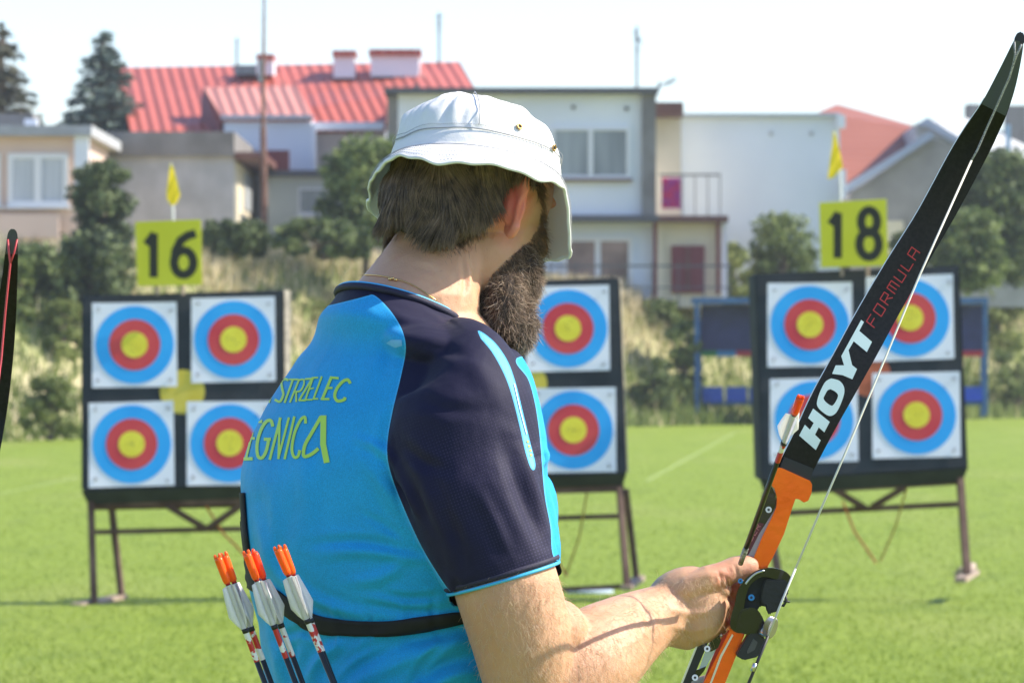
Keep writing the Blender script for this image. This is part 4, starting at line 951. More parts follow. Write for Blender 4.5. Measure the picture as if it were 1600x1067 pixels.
shirt.data.materials.append(m_shirt); attach(shirt, PERSON); shirt_bvh = bvh_of(shirt)
m_pipe = mat('cyan_piping', (.05, .42, .74), .5); m_navycloth = mat('navy_rib', (.016, .014, .040), .7, bump=.0006, bscale=500)
# hem piping round the sleeve, stitched line above it, collar band
def ring(c_, U, V_, n_=72): return [c_ + U*math.cos(2*math.pi*i/n_) + V_*math.sin(2*math.pi*i/n_) for i in range(n_)]
def loop_tube(name, pts, r, m, parent, n_=8):
    pts = pts + [pts[0], pts[1]]; return MB().tube(pts, r, n_, False).build(name, m, parent, True)
loop_tube('hem_piping', ring(HEM[0]+vx(1.5, 5), HEM[1]*1.015, HEM[2]*1.015), .0020, m_pipe, shirt)
loop_tube('hem_band', ring(HEM[0]+vx(-1, -3), HEM[1]*1.005, HEM[2]*1.005), .0036, m_navycloth, shirt)
COL = (pp(629, 484, 0), vx(101, 29), Vector((0, -.084, .0185)))
loop_tube('collar_band', ring(COL[0]+vx(1, 4), COL[1]*1.02, COL[2]*1.02), .0042, m_navycloth, shirt)
loop_tube('collar_piping', ring(COL[0]+vx(0, -2), COL[1]*.99, COL[2]*.99), .0022, m_pipe, shirt)
# printed words on the back, following the cloth
m_print = mat('lime_print', (.46, .70, .07), .55)
def glyph(box, strokes, w, slant=.12):
    x0, y0, x1, y1 = box; out = []
    for st in strokes:
        path = [(x0+(x1-x0)*(u+slant*(1-v)-slant*.5*0), y0+(y1-y0)*v) for u, v in st]; out += stroke_polys(path, w)
    return out
GL = {'S': [[(.95, .10), (.7, .0), (.35, .05), (.15, .22), (.3, .42), (.62, .58), (.68, .80), (.42, .97), (.0, .98)]], 'T': [[(.05, .05), (1, .0)], [(.55, .02), (.38, 1)]],
      'R': [[(.05, 1), (.25, .03), (.85, .08), (.9, .30), (.6, .48), (.2, .52)], [(.45, .5), (.85, 1)]], 'Z': [[(.15, .04), (.95, .0), (.05, .97), (.85, .98)]],
      'E': [[(.95, .03), (.3, .05), (.05, .97), (.75, .98)], [(.2, .48), (.75, .47)]], 'L': [[(.35, 0), (.08, .97), (.85, .97)]],
      'C': [[(.95, .20), (.85, .03), (.55, .05), (.2, .35), (.02, .75), (.18, .97), (.6, .93)]], 'G': [[(.95, .18), (.75, .02), (.4, .10), (.12, .45), (.05, .82), (.3, .99), (.68, .85), (.75, .55), (.5, .55)]],
      'N': [[(.0, 1), (.28, .05), (.55, .92), (.92, .0)]], 'I': [[(.6, 0), (.25, 1)]], 'A': [[(.70, .02), (.35, .35), (.05, .80), (.12, .93), (.45, .80), (.72, .55)], [(.72, .0), (.96, 1)]]}
def cs_(pts, w, smooth=False):
    P_ = [(370+x/6.67, 580+y/6.67) for x, y in pts]
    if smooth: P_ = [tuple(v) for v in cr(P_, len(P_)*4)]
    return stroke_polys(P_, w/6.67)
pol = []
for pts, w, sm_ in (
    ([(420, 105), (345, 330)], 12, 0), ([(345, 325), (300, 335)], 12, 0), ([(330, 215), (385, 215)], 14, 0), ([(395, 120), (300, 300)], 14, 0),
    ([(540, 95), (505, 85), (470, 115), (480, 190), (490, 250), (455, 318), (405, 300)], 26, 1),
    ([(555, 88), (645, 88)], 18, 0), ([(590, 92), (505, 328)], 22, 0),
    ([(655, 90), (560, 325)], 20, 0), ([(655, 95), (700, 90), (705, 140), (670, 205), (625, 215)], 18, 1), ([(625, 215), (625, 318)], 20, 0),
    ([(720, 85), (790, 80), (655, 305), (720, 305)], 20, 0),
    ([(800, 72), (720, 300)], 20, 0), ([(790, 72), (850, 68)], 18, 0), ([(762, 190), (805, 178)], 14, 0), ([(725, 300), (790, 298)], 16, 0),
    ([(890, 60), (805, 290)], 20, 0), ([(800, 290), (850, 290)], 18, 0),
    ([(990, 65), (895, 295)], 30, 0), ([(985, 68), (1062, 75)], 26, 0), ([(940, 180), (998, 175)], 22, 0), ([(885, 292), (965, 292)], 24, 0),
    ([(1185, 125), (1160, 92), (1110, 110), (1050, 180), (1025, 260), (1055, 312), (1120, 300), (1132, 280)], 32, 1),
    ([(200, 515), (100, 920)], 24, 0), ([(200, 525), (265, 525)], 34, 0), ([(150, 700), (190, 700)], 26, 0), ([(85, 915), (165, 912)], 34, 0),
    ([(380, 570), (360, 515), (310, 530), (255, 620), (218, 760), (225, 880), (265, 905), (310, 840), (340, 710)], 34, 1), ([(295, 710), (355, 710)], 34, 0),
    ([(460, 490), (350, 918)], 28, 0), ([(455, 490), (440, 910)], 24, 0), ([(548, 488), (438, 910)], 24, 0),
    ([(605, 478), (505, 912)], 26, 0),
    ([(722, 540), (715, 480), (670, 510), (610, 640), (580, 800), (600, 890), (640, 890), (662, 830)], 30, 1),
    ([(880, 480), (800, 620), (720, 760), (700, 860), (720, 890), (790, 860), (850, 810)], 36, 1), ([(908, 475), (905, 760), (940, 940)], 62, 0)):
    if pts[0] == (200, 515): WN = len(pol)
    pol += cs_(pts, w, sm_)
decal('printed_word', pol[:WN], shirt_bvh, m_print, shirt, .0008, 5)
decal('printed_word', pol[WN:], shirt_bvh, m_print, shirt, .0008, 5)
decal('stripe_marks', [[(x-1.6, y-1.8), (x+1.6, y-1.8), (x+1.6, y+1.8), (x-1.6, y+1.8)] for x, y in ((824, 690), (826, 697), (828, 704), (829, 711))], shirt_bvh, m_print, shirt, .0008, 5)
m_highlight = mat('stripe_highlight', (.62, .74, .80), .4)
decal('shoulder_mark', [[(604, 536), (612, 531), (628, 531), (629, 540), (618, 543)]], shirt_bvh, mat('pale_blue_print', (.12, .42, .72), .5), shirt, .0007, 5)
decal('stripe_line', stroke_polys([(803, 600), (812, 640), (822, 678)], 1.5), shirt_bvh, m_highlight, shirt, .0009, 5)  # white highlight of the stripe, painted as a thin line
# belt of the quiver across the back
m_strap = mat('black_webbing', (.006, .006, .008), .75, bump=.0004, bscale=700)
bc = cr([(374, 770), (376, 800), (379, 835), (384, 872), (393, 905), (410, 918), (430, 931), (465, 958), (500, 975), (550, 981), (600, 981), (655, 975), (700, 967), (735, 961), (770, 955)], 90)
bw = np.interp(np.linspace(0, 1, 90), [0, .3, .42, .6, .85, 1], [10, 10, 11, 13.5, 9.5, 7])
mb = MB(); rows = []
for i in range(90):
    a0, a1 = bc[max(i-1, 0)], bc[min(i+1, 89)]; tx_, ty_ = a1-a0; L = math.hypot(tx_, ty_); nx_, ny_ = -ty_/L, tx_/L; row = []
    for s_ in np.linspace(-1, 1, 5):
        x, y = bc[i][0]+nx_*bw[i]*s_, bc[i][1]+ny_*bw[i]*s_; h = hit(shirt_bvh, x, y)
        if h[0] is None:
            for e_ in range(1, 30):
                h = hit(shirt_bvh, x+e_*2, y)
                if h[0] is not None: break
        nn = h[1] if h[1] is not None and h[1].dot(CAM-h[0]) > 0 else (-h[1] if h[1] is not None else Vector())
        row.append((h[0]+nn*.0022) if h[0] is not None else None)
    if all(r_ is not None for r_ in row): rows.append(row)
vs = [v for r_ in rows for v in r_]; fs = [(i*5+j, i*5+j+1, (i+1)*5+j+1, (i+1)*5+j) for i in range(len(rows)-1) for j in range(4) if (rows[i][2]-rows[i+1][2]).length < .05]
belt = mesh_obj('quiver_belt', vs, fs, [m_strap], PERSON)
so = belt.modifiers.new('s', 'SOLIDIFY'); so.thickness = .002; so.offset = 0
# trousers
tr_ = MB(); tr_.loft([tsec(1285, 415, 875), tsec(1400, 420, 870)], 40)
for dx, dd in ((60, -.10), (-40, .10)): tr_.capsule([pp(640+dx, 1350, dd), pp(650+dx, 1700, dd*1.1), pp(640+dx, 2150, dd*1.1), pp(640+dx, 2520, dd*1.1)], [.125, .098, .08, .075], 20)
tro = voxel(tr_, 'trousers', .008, 4); tro.data.materials.append(mat('dark_cloth', (.02, .022, .03), .8)); attach(tro, PERSON)
for dx, dd in ((60, -.10), (-40, .10)):
    MB().loft([(pp(660+dx, 2570, dd*1.1+.01), vx(75, 0, .03), Vector((.01, -.05, 0))), (pp(690+dx, 2610, dd*1.1+.02), vx(140, 0, .05), Vector((.01, -.055, 0))), (pp(690+dx, 2665, dd*1.1+.02), vx(150, 0, .05), Vector((.01, -.058, 0)))], 20).build('shoe', m_strap, PERSON, True)
# thin gold chain on the nape
ch = MB(); pts = []
for x, y in cr([(552, 436), (565, 431), (585, 431), (605, 434), (618, 437), (632, 441), (648, 448), (664, 458), (682, 470)], 44):
    h = hit(skin_bvh, x, y)
    if h[0] is not None: pts.append(h[0]+h[1]*.0012)
m_gold = mat('gold', (.85, .55, .22), .25, metal=1)
if len(pts) > 4: ch.tube(pts, .0007, 6)
h = hit(skin_bvh, 614, 437)
if h[0]:
    for o_ in ((0, 0), (5, 2), (-4, 1)): g2 = hit(skin_bvh, 614+o_[0], 437+o_[1]); ch.ell(g2[0]+g2[1]*.0018, ((.0022, 0, 0), (0, .0015, 0), (0, 0, .0018)), 8, 6)
ch.build('necklace', m_gold, PERSON, True)

# ---- bucket hat
HC = pp(742, 272, .048)
hn = Vector((.115, .27, .95)).normalized(); hu = Vector((1, 0, -.115)); hu = (hu - hn*hu.dot(hn)).normalized(); hv = hu.cross(hn).normalized()
if hv.y > 0: hv = -hv                        # towards the camera
def ang_interp(th, tab):
    a = [x[0] for x in tab] + [tab[0][0]+360]; th = th % 360
    if th < a[0]: th += 360
    return [float(np.interp(th, a, [x[j] for x in tab] + [tab[0][j]])) for j in (1, 2)]
BR = [(0, .016, .070), (14, .015, .050), (30, .020, .028), (45, .036, .031), (60, .043, .038), (75, .044, .033), (90, .045, .0345), (102, .045, .039), (112, .044, .036), (125, .036, .024), (138, .028, .023), (150, .020, .025), (165, .016, .027), (180, .017, .027), (190, .020, .028), (197, .019, .033), (205, .031, .028),
      (212, .042, .027), (222, .050, .031), (235, .050, .040), (255, .044, .060), (270, .040, .066), (290, .034, .060), (315, .032, .062), (335, .028, .068), (348, .022, .072)]
rowsH = [(.000, 1.0), (.008, .985), (.018, .955), (.021, .945), (.025, .935), (.036, .89), (.047, .835), (.057, .765), (.066, .665), (.073, .56), (.0785, .44), (.082, .32), (.0840, .2), (.0846, .08)]
NT = 220; V = []; nr = 0
def hat_pt(th, r_, h, out=0): return HC + hu*(math.cos(th)*(.0985*r_+out)) + hv*(math.sin(th)*(.1005*r_+out)) + hn*h
brim_n = 12; grid = []
for j in range(brim_n, 0, -1):
    f_ = j/brim_n; row = []
    for i in range(NT):
        th = 2*math.pi*i/NT; e_, d_ = ang_interp(math.degrees(th), BR)
        e_s = np.mean([ang_interp(math.degrees(th)+k_, BR)[0] for k_ in (-5, -2, 0, 2, 5)]); d_s = np.mean([ang_interp(math.degrees(th)+k_, BR)[1] for k_ in (-5, -2, 0, 2, 5)])
        bulge = .006*math.sin(math.pi*f_)
        rip = .0012*math.sin(th*23)*f_*f_ + .0016*noise.noise(Vector((math.cos(th)*5, math.sin(th)*5, f_*2)))*f_
        row.append(hat_pt(th, 1.0, -d_s*(f_**1.08)+rip, e_s*(f_**.92)+bulge*.6))
    grid.append(row)
for h, r_ in rowsH:
    row = []
    for i in range(NT):
        th = 2*math.pi*i/NT; x_, y_ = math.cos(th), math.sin(th)
        wr = noise.noise(Vector((x_*2.2*r_, y_*2.2*r_, h*18)))*.0045*min(1, h/.03) + abs(noise.noise(Vector((x_*r_*5+3, y_*r_*5, h*30))))*.009*min(1, max(0, h-.02)/.03)
        seam = -.0010 if abs(h-.021) < .001 or h == 0 else 0
        sl = .004*min(1, h/.08)
        v = hat_pt(th, r_, h + wr*.7, wr + seam) - hu*(.013*min(1, h/.084)**3); row.append(v)
    grid.append(row)
V = [v for r_ in grid for v in r_]; F = [(j*NT+i, j*NT+(i+1) % NT, (j+1)*NT+(i+1) % NT, (j+1)*NT+i) for j in range(len(grid)-1) for i in range(NT)]
V.append(hat_pt(0, 0, .0848) - hu*.013); F += [((len(grid)-1)*NT+i, (len(grid)-1)*NT+(i+1) % NT, len(V)-1) for i in range(NT)]
m_hat = mat('white_cotton', (.86, .85, .82), .85, (.82, .81, .79), 7, bump=.0014, bscale=55, trans=.10)
n, l, p = nodes_of(m_hat); tc = n.new('ShaderNodeTexCoord')
wv = n.new('ShaderNodeBump'); wv.inputs['Distance'].default_value = .0004; l.new(tn(1100, 2), wv.inputs['Height'])
old = [k_ for k_ in n if k_.type == 'BUMP' and k_ != wv][0]; l.new(wv.outputs[0], old.inputs['Normal'])
hat = mesh_obj('bucket_hat', V, F, [m_hat], PERSON)
sm = hat.modifiers.new('sub', 'SUBSURF'); sm.levels = 1; sm.render_levels = 1
so = hat.modifiers.new('s', 'SOLIDIFY'); so.thickness = .0022; so.offset = 1
# the hat's rolled edge, seams and rows of stitching
edge = [grid[0][i] for i in range(NT)]
loop_tube('brim_edge', edge, .0019, m_hat, hat, 8)
m_thread = mat('grey_thread', (.30, .31, .33), .8)
hat_bvh = bvh_of(hat)
def ring_row(j, lift): return [grid[j][i] + (grid[j][i]-HC).normalized()*lift for i in range(NT)]
loop_tube('seam', ring_row(brim_n, .0023), .0007, m_thread, hat, 5)
loop_tube('seam', ring_row(brim_n+3, .0023), .0007, m_thread, hat, 5)
def dashes(pts, r_, parent, name='stitching'):
    mb = MB()
    for i in range(0, len(pts)-1):
        a, c_ = Vector(pts[i]), Vector(pts[i+1]); mb.tube([a.lerp(c_, .1), a.lerp(c_, .62)], r_, 4)
    return mb.build(name, m_thread, parent)
o_ = dashes(ring_row(brim_n-1, .0024), .0004, hat); 
for j in (2, 4, 6, 8, 10): dashes(ring_row(j, .0021), .00035, hat)
dashes(ring_row(brim_n+4, .0026), .0004, hat)
vs_ = [grid[brim_n+k_][int(NT*.12)] + (grid[brim_n+k_][int(NT*.12)]-HC).normalized()*.0022 for k_ in range(0, 4)]; MB().tube(vs_, .0006, 5).build('seam', m_thread, hat)
vs_ = [grid[brim_n+k_][int(NT*.25)] + (grid[brim_n+k_][int(NT*.25)]-HC).normalized()*.0024 for k_ in range(4, 14)]; MB().tube(vs_, .0006, 5).build('seam', m_thread, hat)
m_brass = mat('aged_brass', (.42, .26, .10), .35, metal=1)
for x, y in ((810, 200), (863, 231)):
    h = hit(hat_bvh, x, y)
    if h[0] is None: continue
    nn = h[1] if h[1].dot(CAM-h[0]) > 0 else -h[1]; U_ = nn.cross(Vector((0, 0, 1))).normalized(); W_ = nn.cross(U_); c_ = h[0]+nn*.0026
    ey = loop_tube('eyelet', [c_+U_*math.cos(t)*.0030+W_*math.sin(t)*.0030 for t in np.linspace(0, 2*math.pi, 25)[:-1]], .0011, m_brass, hat)
    MB().prism([c_-nn*.0002+U_*math.cos(t)*.0026+W_*math.sin(t)*.0026 for t in np.linspace(0, 2*math.pi, 19)[:-1]], -nn*.0012).build('hole', m_ink, ey)

# ---- hair and beard
def hair_mat(name, dark, light, rough=.45):
    m = mat(name, dark, rough, light, 60, island=True, contrast=(.2, .95)); m.node_tree.nodes['Principled BSDF'].inputs['Specular IOR Level'].default_value = .55; return m
m_hair = hair_mat('brown_hair', (.055, .035, .023), (.42, .285, .185))
m_beard = hair_mat('brown_beard', (.050, .030, .020), (.38, .255, .165))
m_beard2 = hair_mat('light_beard_hairs', (.45, .32, .22), (.70, .55, .42))
m_underh = mat('dark_hair_base', (.035, .024, .018), .8); m_underb = mat('dark_beard_base', (.045, .028, .019), .8)
m_fuzz = hair_mat('fine_hair', (.60, .42, .26), (.80, .62, .42))
# cap of hair under the strands
SKc = hd(-.004, 0, .012)
def sk(th, ph, k):            # th: 0 front, 90 right; ph: elevation
    return SKc + (HF*(.098*math.cos(th)*math.cos(ph)) + HR*(.078*math.sin(th)*math.cos(ph)) + HU*(.088*math.sin(ph)))*k
hb = MB(); hb.ell(SKc - HF*.006 + HU*.004, (HF*.099, HR*.0835, HU*.088), 28, 18); hb.ell(hd(-.058, 0, -.030), (HF*.050, HR*.062, HU*.048), 24, 14); hb.ell(hd(-.050, .036, -.034), (HF*.036, HR*.036, HU*.040), 20, 12); hb.ell(hd(-.050, -.036, -.034), (HF*.036, HR*.036, HU*.040), 20, 12)
hair = voxel(hb, 'hair', .0035, 5)
co = get_co(hair.data); rel = co - np.array(H0); f_ = rel @ np.array(HF); r_ = rel @ np.array(HR); u_ = rel @ np.array(HU)
px_ = to_px(co)
# carve the hairline: keep the back, clear the face
bm = bmesh.new(); bm.from_mesh(hair.data); bm.verts.ensure_lookup_table()
kill = [bm.verts[i] for i in range(len(co)) if (f_[i] > .030 and u_[i] < .03) or f_[i] > .075 or (Vector(co[i])-HC).dot(hn) > .004 or (co[i][1] < H0.y and px_[i][0] > 762 and px_[i][1] > 296)]
bmesh.ops.delete(bm, geom=kill, context='VERTS'); bm.to_mesh(hair.data); bm.free(); hair.data.shade_smooth()
hair.data.materials.append(m_underh); attach(hair, PERSON); hair_bvh = bvh_of(hair)
P = []; K = 9
tries = 0
HAIRLINE = [(580, 392), (592, 402), (606, 372), (622, 356), (640, 352), (652, 362), (660, 384), (690, 392), (712, 384), (736, 366), (758, 348), (772, 322), (786, 296), (800, 282), (860, 300)]
hx_ = [a[0] for a in HAIRLINE]; hy_ = [a[1] for a in HAIRLINE]
def near_root(x, y):
    h1 = hit(skin_bvh, x, y); h2 = hit(hair_bvh, x, y)
    c_ = [h for h in (h1, h2) if h[0] is not None]
    return min(c_, key=lambda h: h[0].y) if c_ else None
while len(P) < 11000:
    x = rng.uniform(584, 868); lim = float(np.interp(x, hx_, hy_)); y = rng.uniform(215, lim-4)
    if (770 < x < 850 and y > 292) or (786 < x < 850 and y > 275) or x > 846: continue
    h = near_root(x, y)
    if h is None: continue
    L = rng.uniform(.028, .060); L = min(L, (lim + rng.normal(0, 5) - y)*SC*1.05)
    if L < .003: continue
    lock = noise.noise(Vector((h[0].x*48, h[0].y*30, h[0].z*14))); lock2 = noise.noise(Vector((h[0].x*120+5, h[0].y*60, h[0].z*40)))
    d_ = (Vector((-.12+lock*1.1+(.5 if x < 625 else 0), .15, -1)) + h[1]*(.30+.7*lock2) + Vector(rng.normal(0, .03, 3))).normalized(); q_ = [h[0] + h[1]*.0005]; lift = .0035 + .008*abs(lock2) + .004*(lock+.4)
    for k_ in range(1, K):
        c_ = q_[-1] + d_*L/(K-1)
        n1 = skin_bvh.find_nearest(c_); n2 = hair_bvh.find_nearest(c_)
        for nn_ in (n1, n2):
            if nn_[0] is not None and nn_[3] < .02:
                sd_ = (c_-nn_[0]).dot(nn_[1])
                if sd_ < lift*(k_/K)**.5: c_ = c_ + nn_[1]*(lift*(k_/K)**.5 - sd_)*.6
        q_.append(c_); d_ = (d_*.85 + Vector((lock*.25 + .20*lock2*(k_/K), 0, -.25))).normalized()
    if max((v_-HC).dot(hn) for v_ in q_) > -.002: continue
    P.append(q_)
tries = 0
while len(P) < 15000 and tries < 60000:
    tries += 1
    th = math.radians(rng.uniform(60, 300)); ph = math.radians(rng.uniform(-42, 10)); root = sk(th, ph, 1.05)
    lock = noise.noise(root*55)*.5; lock2 = noise.noise(root*140)
    L = rng.uniform(.030, .058)*(1+.3*lock); q_ = [root]; d_ = (-HU*.92 - HF*.25 + Vector((lock*.55, lock2*.3, -.35))).normalized()
    for k_ in range(1, K):
        c_ = q_[-1] + d_*L/(K-1)
        rr = c_ - SKc; e_ = Vector((rr.dot(HF)/.101, rr.dot(HR)/.080, max(rr.dot(HU), -.03)/.088)); ln_ = e_.length
        tgt = 1.07 + .05*(k_/K) + .05*lock
        if ln_ < tgt: c_ = c_ + (HF*(rr.dot(HF)) + HR*(rr.dot(HR)))*(tgt/ln_-1)
        q_.append(c_); d_ = (d_ + Vector((lock*.22, lock2*.10, -.05)) + Vector(rng.normal(0, .03, 3))).normalized()
    t_ = q_[-1]; tx_ = 800+t_.x/t_.y*FPX; ty_ = 570-(t_.z-CAMZ)/t_.y*FPX
    lim = float(np.interp(tx_, hx_, hy_)) + rng.normal(0, 4)
    if t_.y < YP+.07 or max((v_-HC).dot(hn) for v_ in q_) > -.002: continue
    if t_.y >= YP+.08 and (t_-H0).dot(HU) < -.085: continue
    P.append(q_)
P = np.array([[tuple(v) for v in q_] for q_ in P])
strands('hair_strands', P, np.linspace(.00030, .00012, K), [m_hair], hair)
# short hair fading onto the nape
P = []
for _ in range(1500):
    x, y = rng.uniform(590, 760), rng.normal(0, 1)
    lim = float(np.interp(x, hx_, hy_)); y = lim + abs(rng.normal(0, 9)) - 8; h = hit(skin_bvh, x, y)
    if h[0] is None: continue
    L = rng.uniform(.004, .010); d_ = (h[1]*.5 + Vector((rng.normal(0, .3), 0, -1))).normalized()
    P.append([tuple(h[0]), tuple(h[0]+d_*L*.5), tuple(h[0]+d_*L + Vector((0, 0, -.001)))])
strands('nape_hair', np.array(P), [.0002, .00016, .00008], [m_hair], hair)
# sideburn and beard
bb = MB()
bb.ell(hd(.050, .030, -.085), (HF*.048, HR*.032, HU*.052), 24, 14); bb.ell(hd(.050, -.030, -.085), (HF*.048, HR*.032, HU*.052), 24, 14)
bb.ell(hd(.066, 0, -.112), (HF*.040, HR*.040, HU*.046), 24, 14); bb.ell(hd(.076, 0, -.135), (HF*.026, HR*.028, HU*.032), 20, 12)
bb.ell(hd(.030, .052, -.055), (HF*.024, HR*.013, HU*.036), 18, 12); bb.ell(hd(.030, -.052, -.055), (HF*.024, HR*.013, HU*.036), 18, 12)
bb.ell(pp(788, 482, .012), (vx(32, 0), Vector((0, .030, 0)), vx(-4, 60)), 20, 12); bb.ell(pp(802, 508, .030), (vx(38, 0), Vector((0, .035, 0)), vx(0, 42)), 20, 12)
for x_, y_ in ((840, 410), (818, 424), (796, 440), (776, 462), (842, 445)):
    h_ = hit(skin_bvh, x_, y_)
    if h_[0] is not None: bb.ell(h_[0]+Vector((0, .007, 0)), (vx(27, 0), Vector((0, .016, 0)), vx(-3, 36)), 16, 12)
beard = voxel(bb, 'beard', .003, 5)
bm = bmesh.new(); bm.from_mesh(beard.data); kill = []
for v in bm.verts:
    X_ = 800+v.co.x/v.co.y*FPX; Y_ = 570-(v.co.z-CAMZ)/v.co.y*FPX
    if v.co.y < H0.y+.03 and Y_ < float(np.interp(X_, [740, 756, 796, 831, 857, 870], [440, 428, 402, 375, 366, 366])): kill.append(v)
bmesh.ops.delete(bm, geom=kill, context='VERTS'); bm.to_mesh(beard.data); bm.free(); beard.data.shade_smooth()
beard.data.materials.append(m_underb); attach(beard, PERSON); bv = bvh_of(beard)
co = get_co(beard.data); no = get_no(beard.data)
def beard_strands(name, N, Lr, r0, m, side=None, spread=.35):
    idx = rng.integers(0, len(co), N); c_ = co[idx] + rng.normal(0, .001, (N, 3)); nn_ = no[idx]
    rel = c_ - np.array(H0)
    grav = np.array(-HU*.55 + HF*.25 + Vector((0, 0, -.5)))
    curl = np.array([noise.noise_vector(Vector(x)*70) for x in c_])
    d_ = nn_*.75 + grav*.6 + curl*.8 + rng.normal(0, spread, (N, 3)); d_ /= np.linalg.norm(d_, axis=1, keepdims=True)
    L = rng.uniform(*Lr, (N, 1)); K_ = 6; P_ = [c_ - nn_*.002]
    cv = rng.normal(0, .22, (N, 3))
    for k_ in range(1, K_):
        P_.append(P_[-1] + d_*L/(K_-1)); d_ = d_ + cv*.7 + grav*.12; d_ /= np.linalg.norm(d_, axis=1, keepdims=True)
    return strands(name, np.stack(P_, axis=1), np.linspace(r0, r0*.4, K_), [m], beard)
beard_strands('beard_hair', 21000, (.006, .013), .00021, m_beard)
beard_strands('light_beard_hair', 3800, (.008, .017), .00024, m_beard2, spread=.5)
# stubble on cheek and sideburn up to the hat
P = []; tries = 0
SB = [(834, 280), (848, 285), (851, 330), (853, 372), (850, 400), (826, 412), (796, 432), (770, 452), (758, 452), (766, 430), (796, 400), (826, 376), (842, 350), (846, 320), (836, 292)]
while len(P) < 2600 and tries < 60000:
    tries += 1; x, y = rng.uniform(740, 872), rng.uniform(265, 525)
    if not inside(np.array([[x, y]]), SB)[0]: continue
    h = hit(skin_bvh, x, y)
    if h[0] is None: continue
    L = rng.uniform(.005, .012); d_ = (h[1]*.55 + Vector((.15, .1, -.9)) + Vector(rng.normal(0, .25, 3))).normalized()
    P.append([tuple(h[0]-h[1]*.001), tuple(h[0]+d_*L*.5), tuple(h[0]+d_*L+Vector(rng.normal(0, .001, 3)))])
if P: strands('sideburn', np.array(P), [.00022, .0002, .0001], [m_beard], beard)
# fine pale hairs on the arm
def arm_hairs():
    P = []; 
    while len(P) < 4600:
        x, y = rng.uniform(720, 1140), rng.uniform(900, 1070); h = hit(skin_bvh, x, y)
        if h[0] is None or h[0].y > YP+.03: continue
        dens = 1 if 820 < x < 1040 else .35
        if rng.random() > dens: continue
        L = rng.uniform(.005, .012); d_ = (h[1]*.35 + Vector((rng.normal(.25, .4), 0, -.6+rng.normal(0, .4)))).normalized(); e_ = (d_ + Vector((0, 0, -.5))).normalized()
        P.append([tuple(h[0]), tuple(h[0]+d_*L*.5), tuple(h[0]+d_*L*.5+e_*L*.5)])
    strands('arm_hair', np.array(P), [.00011, .00009, .00005], [m_fuzz], PERSON)
arm_hairs()
# ------------------------------------------------------------------ the bow
YB = 5.07; SB_ = YB/FPX
def bp_(x, y, d=0.0): return at(x, y, YB+d)
m_blk = mat('black_carbon', (.004, .004, .005), .34, (.010, .010, .011), 250, spec=.22)
m_blkg = mat('gloss_black', (.006, .006, .007), .10, spec=.7, bump=.0004, bscale=25)
m_blkm = mat('matt_black', (.018, .018, .020), .5)
m_orange = mat('orange_anodised', (.85, .12, .006), .26, (.92, .16, .010), 30, metal=.75, spec=.6, coat=.4, bump=.0003, bscale=90)
m_redm = mat('red_anodised', (.40, .018, .01), .3, metal=.5, coat=.3)
m_silver = mat('bare_metal', (.62, .62, .64), .28, metal=1)
m_edge2 = mat('pale_limb_edge', (.72, .75, .78), .4)
m_string = mat('waxed_string', (.66, .64, .55), .6)
m_serve = mat('dark_serving', (.10, .10, .11), .5, (.45, .45, .45), 800)
m_letter = mat('pale_lettering', (.48, .62, .68), .45)
m_redl = mat('red_lettering', (.30, .012, .015), .45)
BOW = empty('recurve_bow', bp_(1100, 1100, 0), 'recurve bow with orange riser and black lettered limb held by the bearded man', 'bow')
LE = [(1206, 752), (1214, 730), (1241, 676), (1269, 615), (1305, 549), (1341, 483), (1387, 405), (1434, 330), (1484, 238), (1510, 196), (1535, 159), (1560, 112), (1580, 72), (1585, 63)]
RE = [(1262, 756), (1270, 737), (1303, 674), (1338, 612), (1371, 553), (1404, 492), (1447, 416), (1497, 330), (1546, 238), (1560, 208), (1573, 179), (1587, 135), (1597, 86), (1599, 66)]
DP = [0, 0, .002, .008, .016, .026, .036, .044, .046, .042, .032, .016, -.004, -.010]
NL = 60; LEc, REc, DPc = cr(LE, NL), cr(RE, NL), cr([(d, 0) for d in DP], NL)[:, 0]
V = []; W_ = 6
for i in range(NL):
    a, c_ = LEc[i], REc[i]
    for back in (0, 1):
        for j in range(W_+1):
            t = j/W_; V.append(bp_(a[0]*(1-t)+c_[0]*t, a[1]*(1-t)+c_[1]*t, DPc[i] + .010*(t-.5) + back*.0052))
F = []; st = 2*(W_+1)
for i in range(NL-1):
    k = i*st
    for j in range(W_): F.append((k+j, k+j+1, k+st+j+1, k+st+j)); F.append((k+W_+1+j, k+st+W_+1+j, k+st+W_+2+j, k+W_+2+j))
    F.append((k, k+st, k+st+W_+1, k+W_+1)); F.append((k+W_, k+2*W_+1, k+st+2*W_+1, k+st+W_))
limb = mesh_obj('limb', V, F, [m_blk], BOW); 
try: limb.data.set_sharp_from_angle(angle=.6)
except Exception: limb.data.shade_flat()
lb = bvh_of(limb)
